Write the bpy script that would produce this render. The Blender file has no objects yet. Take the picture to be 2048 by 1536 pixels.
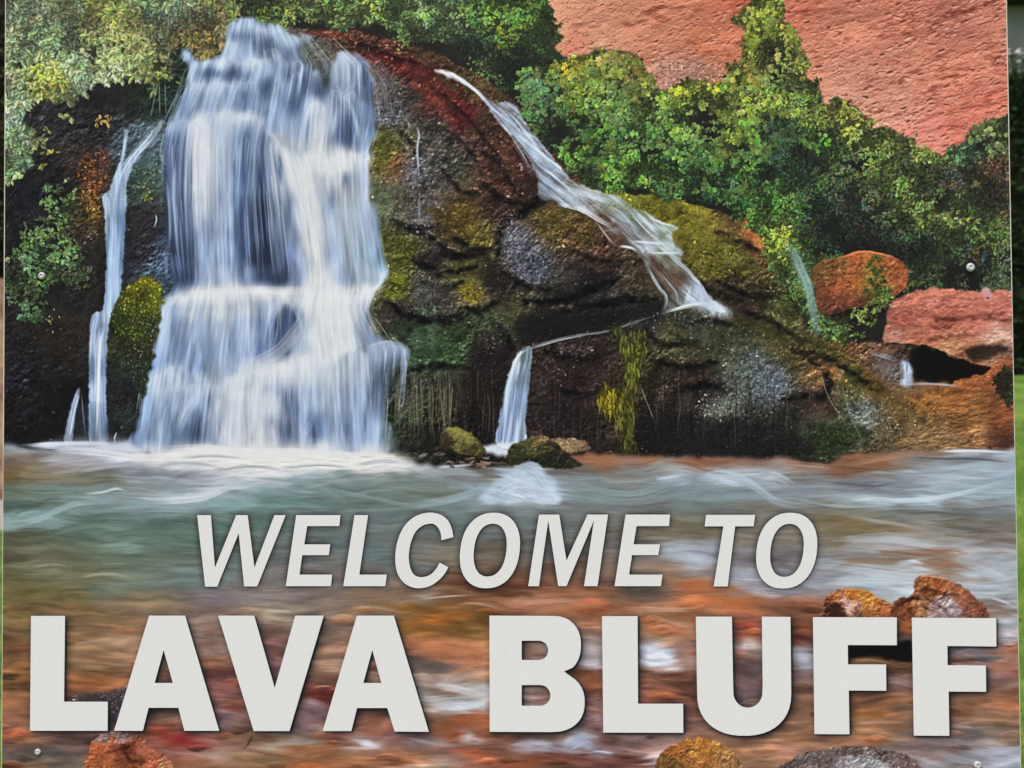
import bpy, bmesh, math, random
import numpy as np
from mathutils import Vector, Matrix

# ================================================================ camera, sky, sun, exposure
scene = bpy.context.scene
COL = scene.collection
EYE = 1.25                                  # eye height above the lawn at the sign
F_PU, DIST = 2400.0, 1.45                   # focal length in print units, distance to the sign
YAW, TILT, ROLL = 0.05041344, 0.02790862, -0.00832388   # camera yaw, backward lean of the sign, camera roll
CAM = np.array([0.0, -DIST, EYE])

cam_data = bpy.data.cameras.new('camera'); cam = bpy.data.objects.new('camera', cam_data); COL.objects.link(cam)
def _turn(d):
    c, s = math.cos(ROLL), math.sin(ROLL); d = np.array([c * d[0] - s * d[2], d[1], s * d[0] + c * d[2]])
    c, s = math.cos(YAW), math.sin(YAW); return np.array([c * d[0] - s * d[1], s * d[0] + c * d[1], d[2]])
RIGHT, FWD, UPV = _turn(np.array([1., 0, 0])), _turn(np.array([0, 1., 0])), _turn(np.array([0, 0, 1.]))
M = Matrix([list(RIGHT) + [CAM[0]], list(UPV) + [CAM[1]], list(-FWD) + [CAM[2]], [0, 0, 0, 1]])
M = Matrix(((RIGHT[0], UPV[0], -FWD[0], CAM[0]), (RIGHT[1], UPV[1], -FWD[1], CAM[1]), (RIGHT[2], UPV[2], -FWD[2], CAM[2]), (0, 0, 0, 1)))
cam.matrix_world = M
cam_data.sensor_width = 36.0; cam_data.lens = 36.0 * F_PU / 2048.0
cam_data.clip_start = 0.05; cam_data.clip_end = 400.0
cam_data.dof.use_dof = True; cam_data.dof.focus_distance = DIST; cam_data.dof.aperture_fstop = 9.0
scene.camera = cam

SUN_ELEV, SUN_ROT = math.radians(58), math.radians(205)
world = bpy.data.worlds.new('World'); scene.world = world; world.use_nodes = True
nt = world.node_tree; nt.nodes.clear()
sky = nt.nodes.new('ShaderNodeTexSky'); sky.sky_type = 'NISHITA'; sky.sun_disc = False
sky.sun_elevation = SUN_ELEV; sky.sun_rotation = SUN_ROT; sky.air_density = 1.0; sky.dust_density = 3.0; sky.ozone_density = 1.0
bg = nt.nodes.new('ShaderNodeBackground'); bg.inputs['Strength'].default_value = 0.10
wo = nt.nodes.new('ShaderNodeOutputWorld')
nt.links.new(sky.outputs[0], bg.inputs['Color']); nt.links.new(bg.outputs[0], wo.inputs['Surface'])
sd = bpy.data.lights.new('sun', 'SUN'); sd.energy = 1.5; sd.angle = math.radians(12); sd.color = (1.0, 0.855, 0.93)
sun = bpy.data.objects.new('sun', sd); COL.objects.link(sun)
_az = SUN_ROT; _sv = Vector((math.sin(_az) * math.cos(SUN_ELEV), math.cos(_az) * math.cos(SUN_ELEV), math.sin(SUN_ELEV)))
sun.rotation_euler = _sv.to_track_quat('Z', 'Y').to_euler(); sun.location = _sv * 30
scene.view_settings.view_transform = 'Standard'; scene.view_settings.look = 'None'
scene.view_settings.exposure = 0.73; scene.view_settings.gamma = 1.0
scene.render.film_transparent = False

# ---------------------------------------------------------------- print painter (numpy)
# The sign's printed picture is painted here stroke by stroke into an array; units are
# "print units" (pu): 2048 across the visible sheet, y down.
CX0, CY0, CW, CH = -8, -484, 2064, 2064
RNG = np.random.RandomState(7)
img = np.zeros((CH, CW, 3), np.float32)
_T = np.random.RandomState(3).rand(8, 256, 256).astype(np.float32)

def vnoise(x, y, seed=0):
    t = _T[seed % 8]
    x = x + 17.3 * seed; y = y + 31.7 * seed
    xi = np.floor(x).astype(np.int32); yi = np.floor(y).astype(np.int32)
    fx = (x - xi).astype(np.float32); fy = (y - yi).astype(np.float32)
    fx = fx * fx * (3 - 2 * fx); fy = fy * fy * (3 - 2 * fy)
    x0 = xi & 255; x1 = (xi + 1) & 255; y0 = yi & 255; y1 = (yi + 1) & 255
    a = t[y0, x0]; b = t[y0, x1]; c = t[y1, x0]; d = t[y1, x1]
    return (a + (b - a) * fx) * (1 - fy) + (c + (d - c) * fx) * fy

def fbm(x, y, seed=0, octv=4, gain=0.55):
    s = 0; a = 1.0; tot = 0
    for o in range(octv):
        s = s + a * vnoise(x * 2 ** o, y * 2 ** o, seed + o); tot += a; a *= gain
    return s / tot * 2 - 1

def box(a, r, axis):
    if r < 1: return a
    n = a.shape[axis]
    pad = [(0, 0)] * a.ndim; pad[axis] = (r + 1, r)
    c = np.cumsum(np.pad(a, pad, mode='edge'), axis=axis, dtype=np.float64)
    sl = [slice(None)] * a.ndim; sl2 = list(sl)
    sl[axis] = slice(2 * r + 1, 2 * r + 1 + n); sl2[axis] = slice(0, n)
    return ((c[tuple(sl)] - c[tuple(sl2)]) / (2 * r + 1)).astype(np.float32)

def blur(a, r):
    r = int(round(r))
    if r < 1: return a
    for _ in range(2):
        a = box(a, r, 0); a = box(a, r, 1)
    return a

def spline(pts, k=8):
    p = np.array(pts, float)
    if len(p) < 3: 
        t = np.linspace(0, 1, k * 2)[:, None]
        return p[0] * (1 - t) + p[-1] * t
    q = np.vstack([2 * p[0] - p[1], p, 2 * p[-1] - p[-2]]); out = []
    t = np.linspace(0, 1, k, endpoint=False)[:, None]
    for i in range(len(p) - 1):
        a, b, c, d = q[i], q[i + 1], q[i + 2], q[i + 3]
        out.append(0.5 * (2 * b + (c - a) * t + (2 * a - 5 * b + 4 * c - d) * t ** 2 + (3 * b - a - 3 * c + d) * t ** 3))
    out.append(p[-1:]); return np.vstack(out)

def closed(pts, k=5):
    p = np.array(pts, float); n = len(p); out = []
    t = np.linspace(0, 1, k, endpoint=False)[:, None]
    for i in range(n):
        a, b, c, d = p[i - 1], p[i], p[(i + 1) % n], p[(i + 2) % n]
        out.append(0.5 * (2 * b + (c - a) * t + (2 * a - 5 * b + 4 * c - d) * t ** 2 + (3 * b - a - 3 * c + d) * t ** 3))
    return np.vstack(out)

def bbox(x0, y0, x1, y1):
    return (max(0, int(x0 - CX0)), max(0, int(y0 - CY0)), min(CW, int(x1 - CX0) + 1), min(CH, int(y1 - CY0) + 1))

def grid(b):
    X, Y = np.meshgrid(np.arange(b[0], b[2], dtype=np.float32) + CX0, np.arange(b[1], b[3], dtype=np.float32) + CY0)
    return X, Y

def inside(pts, X, Y):
    m = np.zeros(X.shape, bool); p = np.asarray(pts, np.float32); n = len(p)
    for i in range(n):
        x1, y1 = p[i]; x2, y2 = p[(i + 1) % n]
        if y1 == y2: continue
        lo, hi = (y1, y2) if y1 < y2 else (y2, y1)
        rows = None
        m ^= (Y >= lo) & (Y < hi) & (X < (x2 - x1) * (Y - y1) / (y2 - y1) + x1)
    return m

def region(pts, rag=0, rs=14, soft=1, smooth=True, holes=(), seed=0):
    """soft mask of an outline: returns (bbox, mask)"""
    if smooth: pts = closed(pts)
    pts = np.asarray(pts, float); pad = rag * 2 + soft * 3 + 2
    b = bbox(pts[:, 0].min() - pad, pts[:, 1].min() - pad, pts[:, 0].max() + pad, pts[:, 1].max() + pad)
    X, Y = grid(b)
    if rag:
        dx = fbm(X / rs, Y / rs, seed + 1, 3) * rag * 2; dy = fbm(X / rs, Y / rs, seed + 5, 3) * rag * 2
        m = inside(pts, X + dx, Y + dy)
    else: m = inside(pts, X, Y)
    m = m.astype(np.float32)
    for h in holes: m[inside(h, X, Y)] = 0
    return b, blur(m, soft)

def put(b, a, col):
    v = img[b[1]:b[3], b[0]:b[2]]
    v += (np.asarray(col, np.float32) - v) * a[..., None]

def field(pts, b, eps=18.0, p=2.0, step=12, ax=1.0, ay=1.0):
    """colour field through scattered colour notes (x, y, r, g, b)"""
    P = np.array(pts, np.float32)
    gx = np.arange(b[0], b[2] + step, step) + CX0; gy = np.arange(b[1], b[3] + step, step) + CY0
    GX, GY = np.meshgrid(gx, gy)
    num = np.zeros(GX.shape + (3,), np.float32); den = np.zeros(GX.shape, np.float32)
    for x, y, r, g, bl in P:
        w = 1.0 / (((GX - x) * ax) ** 2 + ((GY - y) * ay) ** 2 + eps * eps) ** p
        num += w[..., None] * (r, g, bl); den += w
    c = num / den[..., None]
    return up(c, b, step)

def up(c, b, step):
    h, w = b[3] - b[1], b[2] - b[0]
    yy = np.arange(h) / step; xx = np.arange(w) / step
    yi = yy.astype(int); xi = xx.astype(int); fy = (yy - yi)[:, None, None].astype(np.float32); fx = (xx - xi)[None, :, None].astype(np.float32)
    r0 = c[yi]; r1 = c[np.minimum(yi + 1, c.shape[0] - 1)]
    r = r0 + (r1 - r0) * fy
    x1 = np.minimum(xi + 1, c.shape[1] - 1)
    return (r[:, xi] + (r[:, x1] - r[:, xi]) * fx).astype(np.float32)

def at(F, b, x, y):
    return F[min(max(int(y - CY0) - b[1], 0), F.shape[0] - 1), min(max(int(x - CX0) - b[0], 0), F.shape[1] - 1)]

# ---- strands: soft brush lines, drawn row by row (or column by column)
def strand(pts, w0, w1, col, alpha, fade=(0.1, 0.3), horiz=None, soft=1.0):
    p = np.asarray(pts, float)
    if horiz is None: horiz = abs(p[-1, 0] - p[0, 0]) > abs(p[-1, 1] - p[0, 1])
    if horiz: p = p[:, ::-1]
    if p[-1, 1] < p[0, 1]: p = p[::-1]; w0, w1 = w1, w0; fade = fade[::-1]
    oy, ox = (CX0, CY0) if horiz else (CY0, CX0)
    ya = int(np.ceil(p[0, 1] - oy)); yb = int(p[-1, 1] - oy)
    lim_y, lim_x = (CW, CH) if horiz else (CH, CW)
    if yb <= ya: return
    r = np.arange(max(ya, 0), min(yb + 1, lim_y))
    if len(r) < 2: return
    x = np.interp(r + oy, p[:, 1], p[:, 0]) - ox
    t = (r - ya) / float(yb - ya)
    w = w0 + (w1 - w0) * t
    a = alpha * np.clip(t / max(fade[0], 1e-3), 0, 1) * np.clip((1 - t) / max(fade[1], 1e-3), 0, 1)
    k = int(np.ceil(max(w0, w1) * 1.6)) + 1
    off = np.arange(-k, k + 1)
    xi = np.floor(x).astype(int)
    c = xi[:, None] + off[None]
    d = np.abs(c - x[:, None])
    al = a[:, None] * np.exp(-(d / (w[:, None] * 0.75 + 0.35)) ** 2 * soft)
    ok = (c >= 0) & (c < lim_x)
    R = np.broadcast_to(r[:, None], c.shape)[ok]; Cc = c[ok]; A = al[ok][:, None].astype(np.float32)
    col = np.asarray(col, np.float32)
    if horiz: R, Cc = Cc, R
    v = img[R, Cc]
    img[R, Cc] = v + (col - v) * A

def bundle(pts, width, n, col, alpha, sw=1.6, jit=10, fade=(0.15, 0.25), dark=None, trim=0.3, w_end=None):
    """a sheaf of strands along one guide"""
    g = spline(pts); L = len(g)
    if w_end is None: w_end = width
    for i in range(n):
        u = RNG.uniform(-1, 1)
        a = int(RNG.uniform(0, trim) * L); e = L - int(RNG.uniform(0, trim) * L)
        if e - a < 3: continue
        q = g[a:e].copy()
        d = np.gradient(q, axis=0); ln = np.hypot(d[:, 0], d[:, 1]) + 1e-6
        tt = np.linspace(a / L, e / L, e - a)
        off = u * (width + (w_end - width) * tt) / 2
        q[:, 0] += -d[:, 1] / ln * off; q[:, 1] += d[:, 0] / ln * off
        c = np.array(col, float) + RNG.uniform(-jit, jit)
        if dark is not None and RNG.rand() < 0.35: c = np.array(dark, float) + RNG.uniform(-jit, jit)
        strand(q, RNG.uniform(0.6, 1) * sw, RNG.uniform(0.6, 1) * sw, c, alpha * RNG.uniform(0.4, 1), fade)

# ---- dabs: a library of small leaf / chip stamps
_lib = {}
def stamp(kind, L, asp, ang):
    key = (kind, int(round(L * 2)), int(round(asp * 10)), int(round(ang / (np.pi / 14))) % 28)
    if key in _lib: return _lib[key]
    L = key[1] / 2.0; asp = key[2] / 10.0; a = key[3] * np.pi / 14
    r = int(np.ceil(L * 0.5 + 1.5)); q = 3
    ax = (np.arange((2 * r + 1) * q) + 0.5) / q - r - 0.5
    x, y = np.meshgrid(ax, ax)
    u = (x * np.cos(a) + y * np.sin(a)) / (L * 0.5); v = (-x * np.sin(a) + y * np.cos(a)) / (L * 0.5 * asp)
    if kind == 'leaf':
        prof = np.clip(1 - np.abs(u) ** 1.7, 0, 1) * (1 - 0.25 * u)
        m = (np.abs(v) < prof) & (np.abs(u) < 1)
        sh = 1 + 0.16 * np.sign(v) * (np.abs(v) > 0.12) - 0.12 * (np.abs(v) < 0.14) + 0.10 * u
    elif kind == 'lobed':
        th = np.arctan2(v, u); rr = np.hypot(u, v)
        m = rr < 0.62 + 0.36 * np.abs(np.cos(2.5 * th)) ** 1.5
        sh = 1 + 0.14 * v - 0.15 * (rr < 0.25)
    else:
        rr = np.hypot(u, v); th = np.arctan2(v, u)
        m = rr < 0.82 + 0.10 * np.sin(2 * th + key[3]) + 0.08 * np.sin(5 * th + key[3] * 2)
        sh = 1 + 0.18 * (-v)
    n = 2 * r + 1
    al = m.astype(np.float32).reshape(n, q, n, q).mean((1, 3)); shd = sh.astype(np.float32).reshape(n, q, n, q).mean((1, 3))
    _lib[key] = (r, al[..., None], shd[..., None]); return _lib[key]

def dab(kind, x, y, L, asp, ang, col, alpha=1.0):
    r, al, sh = stamp(kind, L, asp, ang)
    cx = int(round(x - CX0)); cy = int(round(y - CY0))
    if cx - r < 0 or cy - r < 0 or cx + r + 1 > CW or cy + r + 1 > CH: return
    v = img[cy - r:cy + r + 1, cx - r:cx + r + 1]
    v += (np.asarray(col, np.float32) * sh - v) * (al * alpha)

def scatter(b, m, n):
    """n random places weighted by a mask"""
    p = m.ravel().astype(np.float64); c = np.cumsum(p)
    i = np.searchsorted(c, RNG.rand(n) * c[-1]); i = np.minimum(i, p.size - 1)
    yy, xx = np.divmod(i, m.shape[1])
    return xx + b[0] + CX0 + RNG.rand(n), yy + b[1] + CY0 + RNG.rand(n)

def chips(b, m, n, F, size=(3, 8), asp=(0.3, 0.7), ang=(0, 3.14), sig=0.3, alpha=(0.35, 0.8), kind='chip', bias=0.0, tint=6):
    """rough surface: many small chips in the local colour, lighter and darker"""
    xs, ys = scatter(b, m, n)
    sz = size[0] + (size[1] - size[0]) * RNG.rand(n) ** 2.2
    aa = RNG.uniform(ang[0], ang[1], n); sp = RNG.uniform(asp[0], asp[1], n); br = np.exp(RNG.randn(n) * sig + bias); al = RNG.uniform(alpha[0], alpha[1], n)
    tj = RNG.randn(n, 3) * tint
    for i in range(n):
        dab(kind, xs[i], ys[i], sz[i], sp[i], aa[i], at(F, b, xs[i], ys[i]) * br[i] + tj[i], al[i])

def foliage(b, m, n, F, L=(8, 14), per=7, kind='leaf', down=0.5, asp=(0.35, 0.55), shade=0.75, spread=1.0, scale=40.0, seed=0, dark=(34, 36, 32), contrast=0.8, lo=0.25):
    """sprays of leaves; sprays lying deep are painted first and darker"""
    xs, ys = scatter(b, m, n)
    lum = 0.5 + 0.9 * (vnoise(xs / scale, ys / scale, seed) - 0.5) * 2 * contrast + RNG.randn(n) * 0.13
    lum = np.clip(lum, 0, 1.15)
    order = np.argsort(lum + RNG.randn(n) * 0.12)
    dark = np.array(dark, float)
    for i in order:
        c0 = at(F, b, xs[i], ys[i]); l = lum[i]
        k = max(2, int(per * RNG.uniform(0.6, 1.3)))
        main = RNG.uniform(0, 2 * np.pi)
        if RNG.rand() < down: main = np.pi / 2 + RNG.randn() * 0.6
        rad = RNG.uniform(L[0], L[1])
        hue = RNG.randn(3) * np.array([9, 6, 9])
        for j in range(k):
            a = main + RNG.randn() * 0.9
            rr = rad * RNG.uniform(0.2, 1.1) * spread
            x = xs[i] + np.cos(a) * rr; y = ys[i] + np.sin(a) * rr * 0.9
            f = lo + (1.12 - lo) * np.clip(l * RNG.uniform(0.75, 1.25), 0, 1.2)
            c = dark + (c0 + hue - dark) * f
            le = rad * RNG.uniform(0.7, 1.25)
            dab(kind, x + 1.2, y + 1.6, le, RNG.uniform(*asp), a, dark * 0.8 + c * 0.15, 0.55 * shade)
            dab(kind, x, y, le, RNG.uniform(*asp), a + RNG.randn() * 0.25, c * RNG.uniform(0.82, 1.18), 0.95)

def relief(X, Y, sc, seed=0, octv=5, k=2, gain=0.62, dirx=0.5):
    """light-from-above modelling of a bumpy surface, about -1..1"""
    wx = fbm(X / (sc * 1.6), Y / (sc * 1.6), seed + 3, 2) * sc * .5
    h = fbm((X + wx) / sc, (Y - wx * .6) / sc, seed, octv, gain)
    h = h - 0.6 * np.abs(fbm(X / (sc * .7), Y / (sc * .7), seed + 2, 4, gain))
    d = np.roll(h, -k, 0) - np.roll(h, k, 0) + dirx * (np.roll(h, -k, 1) - np.roll(h, k, 1))
    d[:k] = 0; d[-k:] = 0; d[:, :k] = 0; d[:, -k:] = 0
    return np.clip(d / (d.std() * 2.2 + 1e-6), -1.3, 1.3), h

def sharpen(b, amt, r=2):
    v = img[b[1]:b[3], b[0]:b[2]]
    v += (v - blur(v, r)) * amt
# ---------------------------------------------------------------- colour notes (x, y, r, g, b)
CLIFF_N = [(1110,60,205,140,112),(1180,40,198,132,108),(1260,60,196,126,102),(1350,40,192,118,94),(1440,50,190,108,84),(1480,20,170,90,68),
 (1150,100,204,120,98),(1300,110,198,124,98),(1400,90,192,112,82),(1460,110,190,112,86),(1340,140,170,122,106),(1380,150,150,112,104),(1200,110,196,142,122),
 (1600,30,190,104,84),(1650,60,198,122,100),(1720,60,194,118,98),(1800,40,184,108,90),(1900,20,168,100,88),(2000,50,200,124,104),(1620,140,206,132,106),
 (1700,140,196,126,108),(1800,130,196,124,104),(1900,120,196,118,98),(2000,140,200,122,104),(1700,200,202,140,122),(1800,210,198,132,116),(1900,200,198,118,100),
 (2000,200,196,108,92),(1850,250,206,120,110),(1920,260,198,106,92),(1960,230,198,108,94),(1300,-200,196,120,98),(1800,-200,190,112,94)]
FOL_L = [(40,20,150,172,128),(100,60,140,172,120),(150,20,150,170,110),(200,20,160,170,80),(240,10,150,165,75),(300,20,110,150,100),(330,30,150,180,140),(200,60,165,172,105),
 (260,60,165,170,90),(320,70,140,145,95),(360,70,120,110,70),(400,80,130,120,60),(60,100,140,165,115),(120,120,150,175,125),(90,150,165,180,80),(110,160,155,172,70),
 (160,150,150,180,140),(230,120,165,185,110),(280,130,155,170,100),(220,140,160,180,125),(300,150,130,140,75),(30,200,150,175,125),(40,240,150,180,140),(30,300,130,165,110),
 (40,340,115,155,85),(120,230,110,125,75),(130,250,120,125,70),(200,235,170,135,85),(95,310,140,135,70),(150,-200,130,160,100)]
FOL_M = [(460,20,70,85,45),(520,20,90,110,55),(600,15,115,140,70),(680,15,120,150,75),(740,10,130,160,70),(720,35,130,155,95),(790,15,120,155,70),(820,40,120,155,85),(880,30,135,165,105),
 (900,45,120,155,90),(940,30,90,120,60),(990,20,105,140,50),(1050,30,80,120,50),(1080,80,75,115,50),(1010,60,95,125,50),(960,80,60,85,50),(1040,110,45,65,40),(1100,120,70,105,50),
 (930,100,55,75,50),(970,140,75,100,55),(1020,140,40,48,38),(1080,160,75,105,65),(800,-200,100,130,65)]
FOL_R = [(1150,130,158,160,55),(1190,115,150,155,60),(1230,105,140,140,60),(1140,180,140,160,60),(1200,160,130,155,60),(1260,140,130,125,60),(1290,180,135,140,60),(1100,190,80,115,70),
 (1130,230,75,105,60),(1200,200,110,145,65),(1250,210,115,145,70),(1310,200,125,160,60),(1370,180,150,165,55),(1430,180,155,168,55),(1480,180,150,165,60),(1500,140,140,140,60),
 (1510,90,150,155,50),(1530,60,160,175,60),(1500,40,140,150,60),(1560,60,140,155,60),(1580,100,140,150,60),(1270,250,100,140,65),(1340,240,112,152,62),(1380,260,110,150,70),
 (1180,250,85,120,60),(1230,270,75,110,55),(1300,280,85,125,65),(1350,290,95,135,65),(1110,280,75,100,50),(1130,300,100,145,55),(1200,300,65,95,45),(1250,340,105,150,55),(1310,345,95,140,55),
 (1180,340,90,120,60),(1400,310,70,110,60),(1450,280,120,145,55),(1440,220,115,135,60),(1480,240,130,150,60),(1500,260,95,135,55),(1540,200,135,165,65),(1570,160,120,145,60),(1600,140,110,120,55),
 (1600,200,100,120,60),(1650,220,125,135,60),(1700,240,145,140,55),(1720,260,130,150,65),(1640,280,100,150,60),(1560,260,60,82,58),(1560,320,52,78,55),(1500,330,80,120,55),(1440,370,70,110,55),
 (1380,360,75,115,55),(1320,380,80,120,55),(1480,390,65,105,55),(1530,390,85,135,50),(1400,410,60,95,48),(1540,440,90,130,50),(1560,470,140,160,60),(1580,520,115,150,60),(1600,560,90,115,55),
 (1620,420,58,85,52),(1680,400,60,70,55),(1620,330,62,88,62),(1700,320,70,85,50),(1760,280,120,135,60),(1760,320,110,135,60),(1800,290,120,130,60),(1850,310,115,130,60),(1830,350,95,120,55),
 (1900,310,90,125,75),(1960,260,120,140,70),(1990,260,115,140,75),(1950,300,95,135,90),(1980,340,90,60,50),(1900,360,60,62,55),(1960,350,100,90,55),(1800,400,100,125,60),(1870,390,95,110,55),
 (1920,400,110,130,60),(1860,440,110,130,60),(1800,460,60,75,52),(1850,480,55,68,52),(1900,490,100,125,60),(1980,440,100,130,60),(2000,420,80,75,55),(1940,520,55,62,48),(2005,560,85,105,70),(1750,440,62,72,52),
 (1720,480,48,52,45),(1660,470,52,72,52)]
ROCK_N = [(700,70,75,50,42),(650,65,98,62,50),(560,60,80,75,70),(760,95,88,52,44),(850,110,82,62,42),(820,140,90,42,40),(900,170,78,62,42),(860,200,92,44,40),(920,230,80,32,32),(950,170,90,70,47),(790,180,78,73,66),
 (770,230,88,88,94),(830,200,62,57,52),(870,260,66,66,62),(960,260,74,54,44),(1000,310,88,57,47),(1050,330,72,43,36),(900,330,62,62,55),(1000,380,74,50,40),(1060,390,60,42,36),(780,290,92,98,45),
 (765,320,94,92,48),(788,325,120,78,50),(830,340,95,92,100),(830,400,76,68,60),(760,400,88,98,74),(850,430,92,90,94),(920,430,95,75,42),(960,480,98,90,42),(1000,420,66,50,42),(810,490,85,86,40),
 (880,500,58,51,47),(930,540,98,96,45),(790,570,86,90,40),(850,580,76,75,73),(940,590,88,80,44),(900,600,60,54,50),(800,620,57,52,47),(950,640,64,76,52),(850,650,64,82,64),(1000,560,46,39,36),
 (1030,480,88,88,98),(1060,530,78,80,92),(1110,450,102,88,48),(1160,460,84,62,45),(1200,520,78,57,45),(1250,560,68,57,46),(1180,560,36,34,36),(1130,590,60,57,50),(1230,590,62,60,55),(1040,620,66,66,44),
 (1100,640,36,32,32),(1200,625,36,35,33),(1280,650,50,50,50),(980,720,48,40,38),(900,700,58,82,50),(850,700,64,88,62),(960,780,48,38,36),(900,800,52,48,38),(830,790,62,62,56),(800,850,50,60,42),
 (870,860,42,40,34),(950,850,36,31,32),(1090,740,57,46,43),(1150,700,50,41,41),(1150,780,52,37,39),(1100,860,50,38,40),(1200,850,55,44,38),(1180,720,62,47,42),(1320,740,57,50,36),
 (1340,690,70,70,46),(1400,650,66,66,54),(1450,690,66,70,50),(1380,760,62,46,40),(1350,850,44,38,40),(1450,860,42,40,42),(1400,800,50,40,42),(1500,740,84,92,88),(1540,760,95,105,114),(1440,820,92,97,88),
 (1560,690,82,78,46),(1600,720,74,64,42),(1560,840,50,48,45),(1650,740,125,88,50),(1650,800,72,54,46),(1700,780,80,80,44),(1750,760,110,74,35),(1680,860,62,68,48),(1640,880,45,52,40),(1720,830,92,97,94),
 (1800,830,100,80,52),(1850,800,135,88,46),(1950,820,132,90,52),(1900,870,130,100,62),(1990,880,92,60,46),(1850,870,115,95,66),(1780,880,88,74,56),(1270,395,118,118,45),(1350,420,135,128,38),(1400,460,118,112,40),
 (1400,520,92,84,38),(1450,500,102,102,45),(1500,540,74,66,40),(1480,440,78,68,46),(1500,440,150,80,48),(1525,480,172,100,56),(1460,570,62,54,38),(1500,600,56,46,36),(1560,620,74,76,46),(1380,560,88,73,50),
 (1300,880,40,34,36),(1500,890,38,38,38),(600,110,92,98,92),(640,110,96,92,84)]
LEFT_N = [(30,400,44,43,45),(100,380,42,40,42),(180,200,50,46,46),(250,200,52,50,44),(300,180,58,66,48),(330,200,45,62,52),(200,270,50,44,44),(190,350,84,56,42),(200,320,70,54,46),(190,400,78,60,42),(190,430,84,64,40),
 (130,560,46,44,42),(180,600,52,46,42),(130,680,58,46,40),(170,680,62,52,44),(60,750,42,40,42),(130,800,36,33,34),(40,850,36,34,36),(200,520,58,50,46),(280,450,60,52,50),(290,500,58,52,56),(280,360,82,96,78),
 (300,330,86,104,96),(270,330,92,112,108),(260,700,68,72,48),(250,780,50,48,48),(290,740,62,78,60),(230,860,52,54,50),(320,530,82,96,108),(345,500,80,92,112),(240,300,90,102,110),(300,290,110,120,128)]
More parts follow.
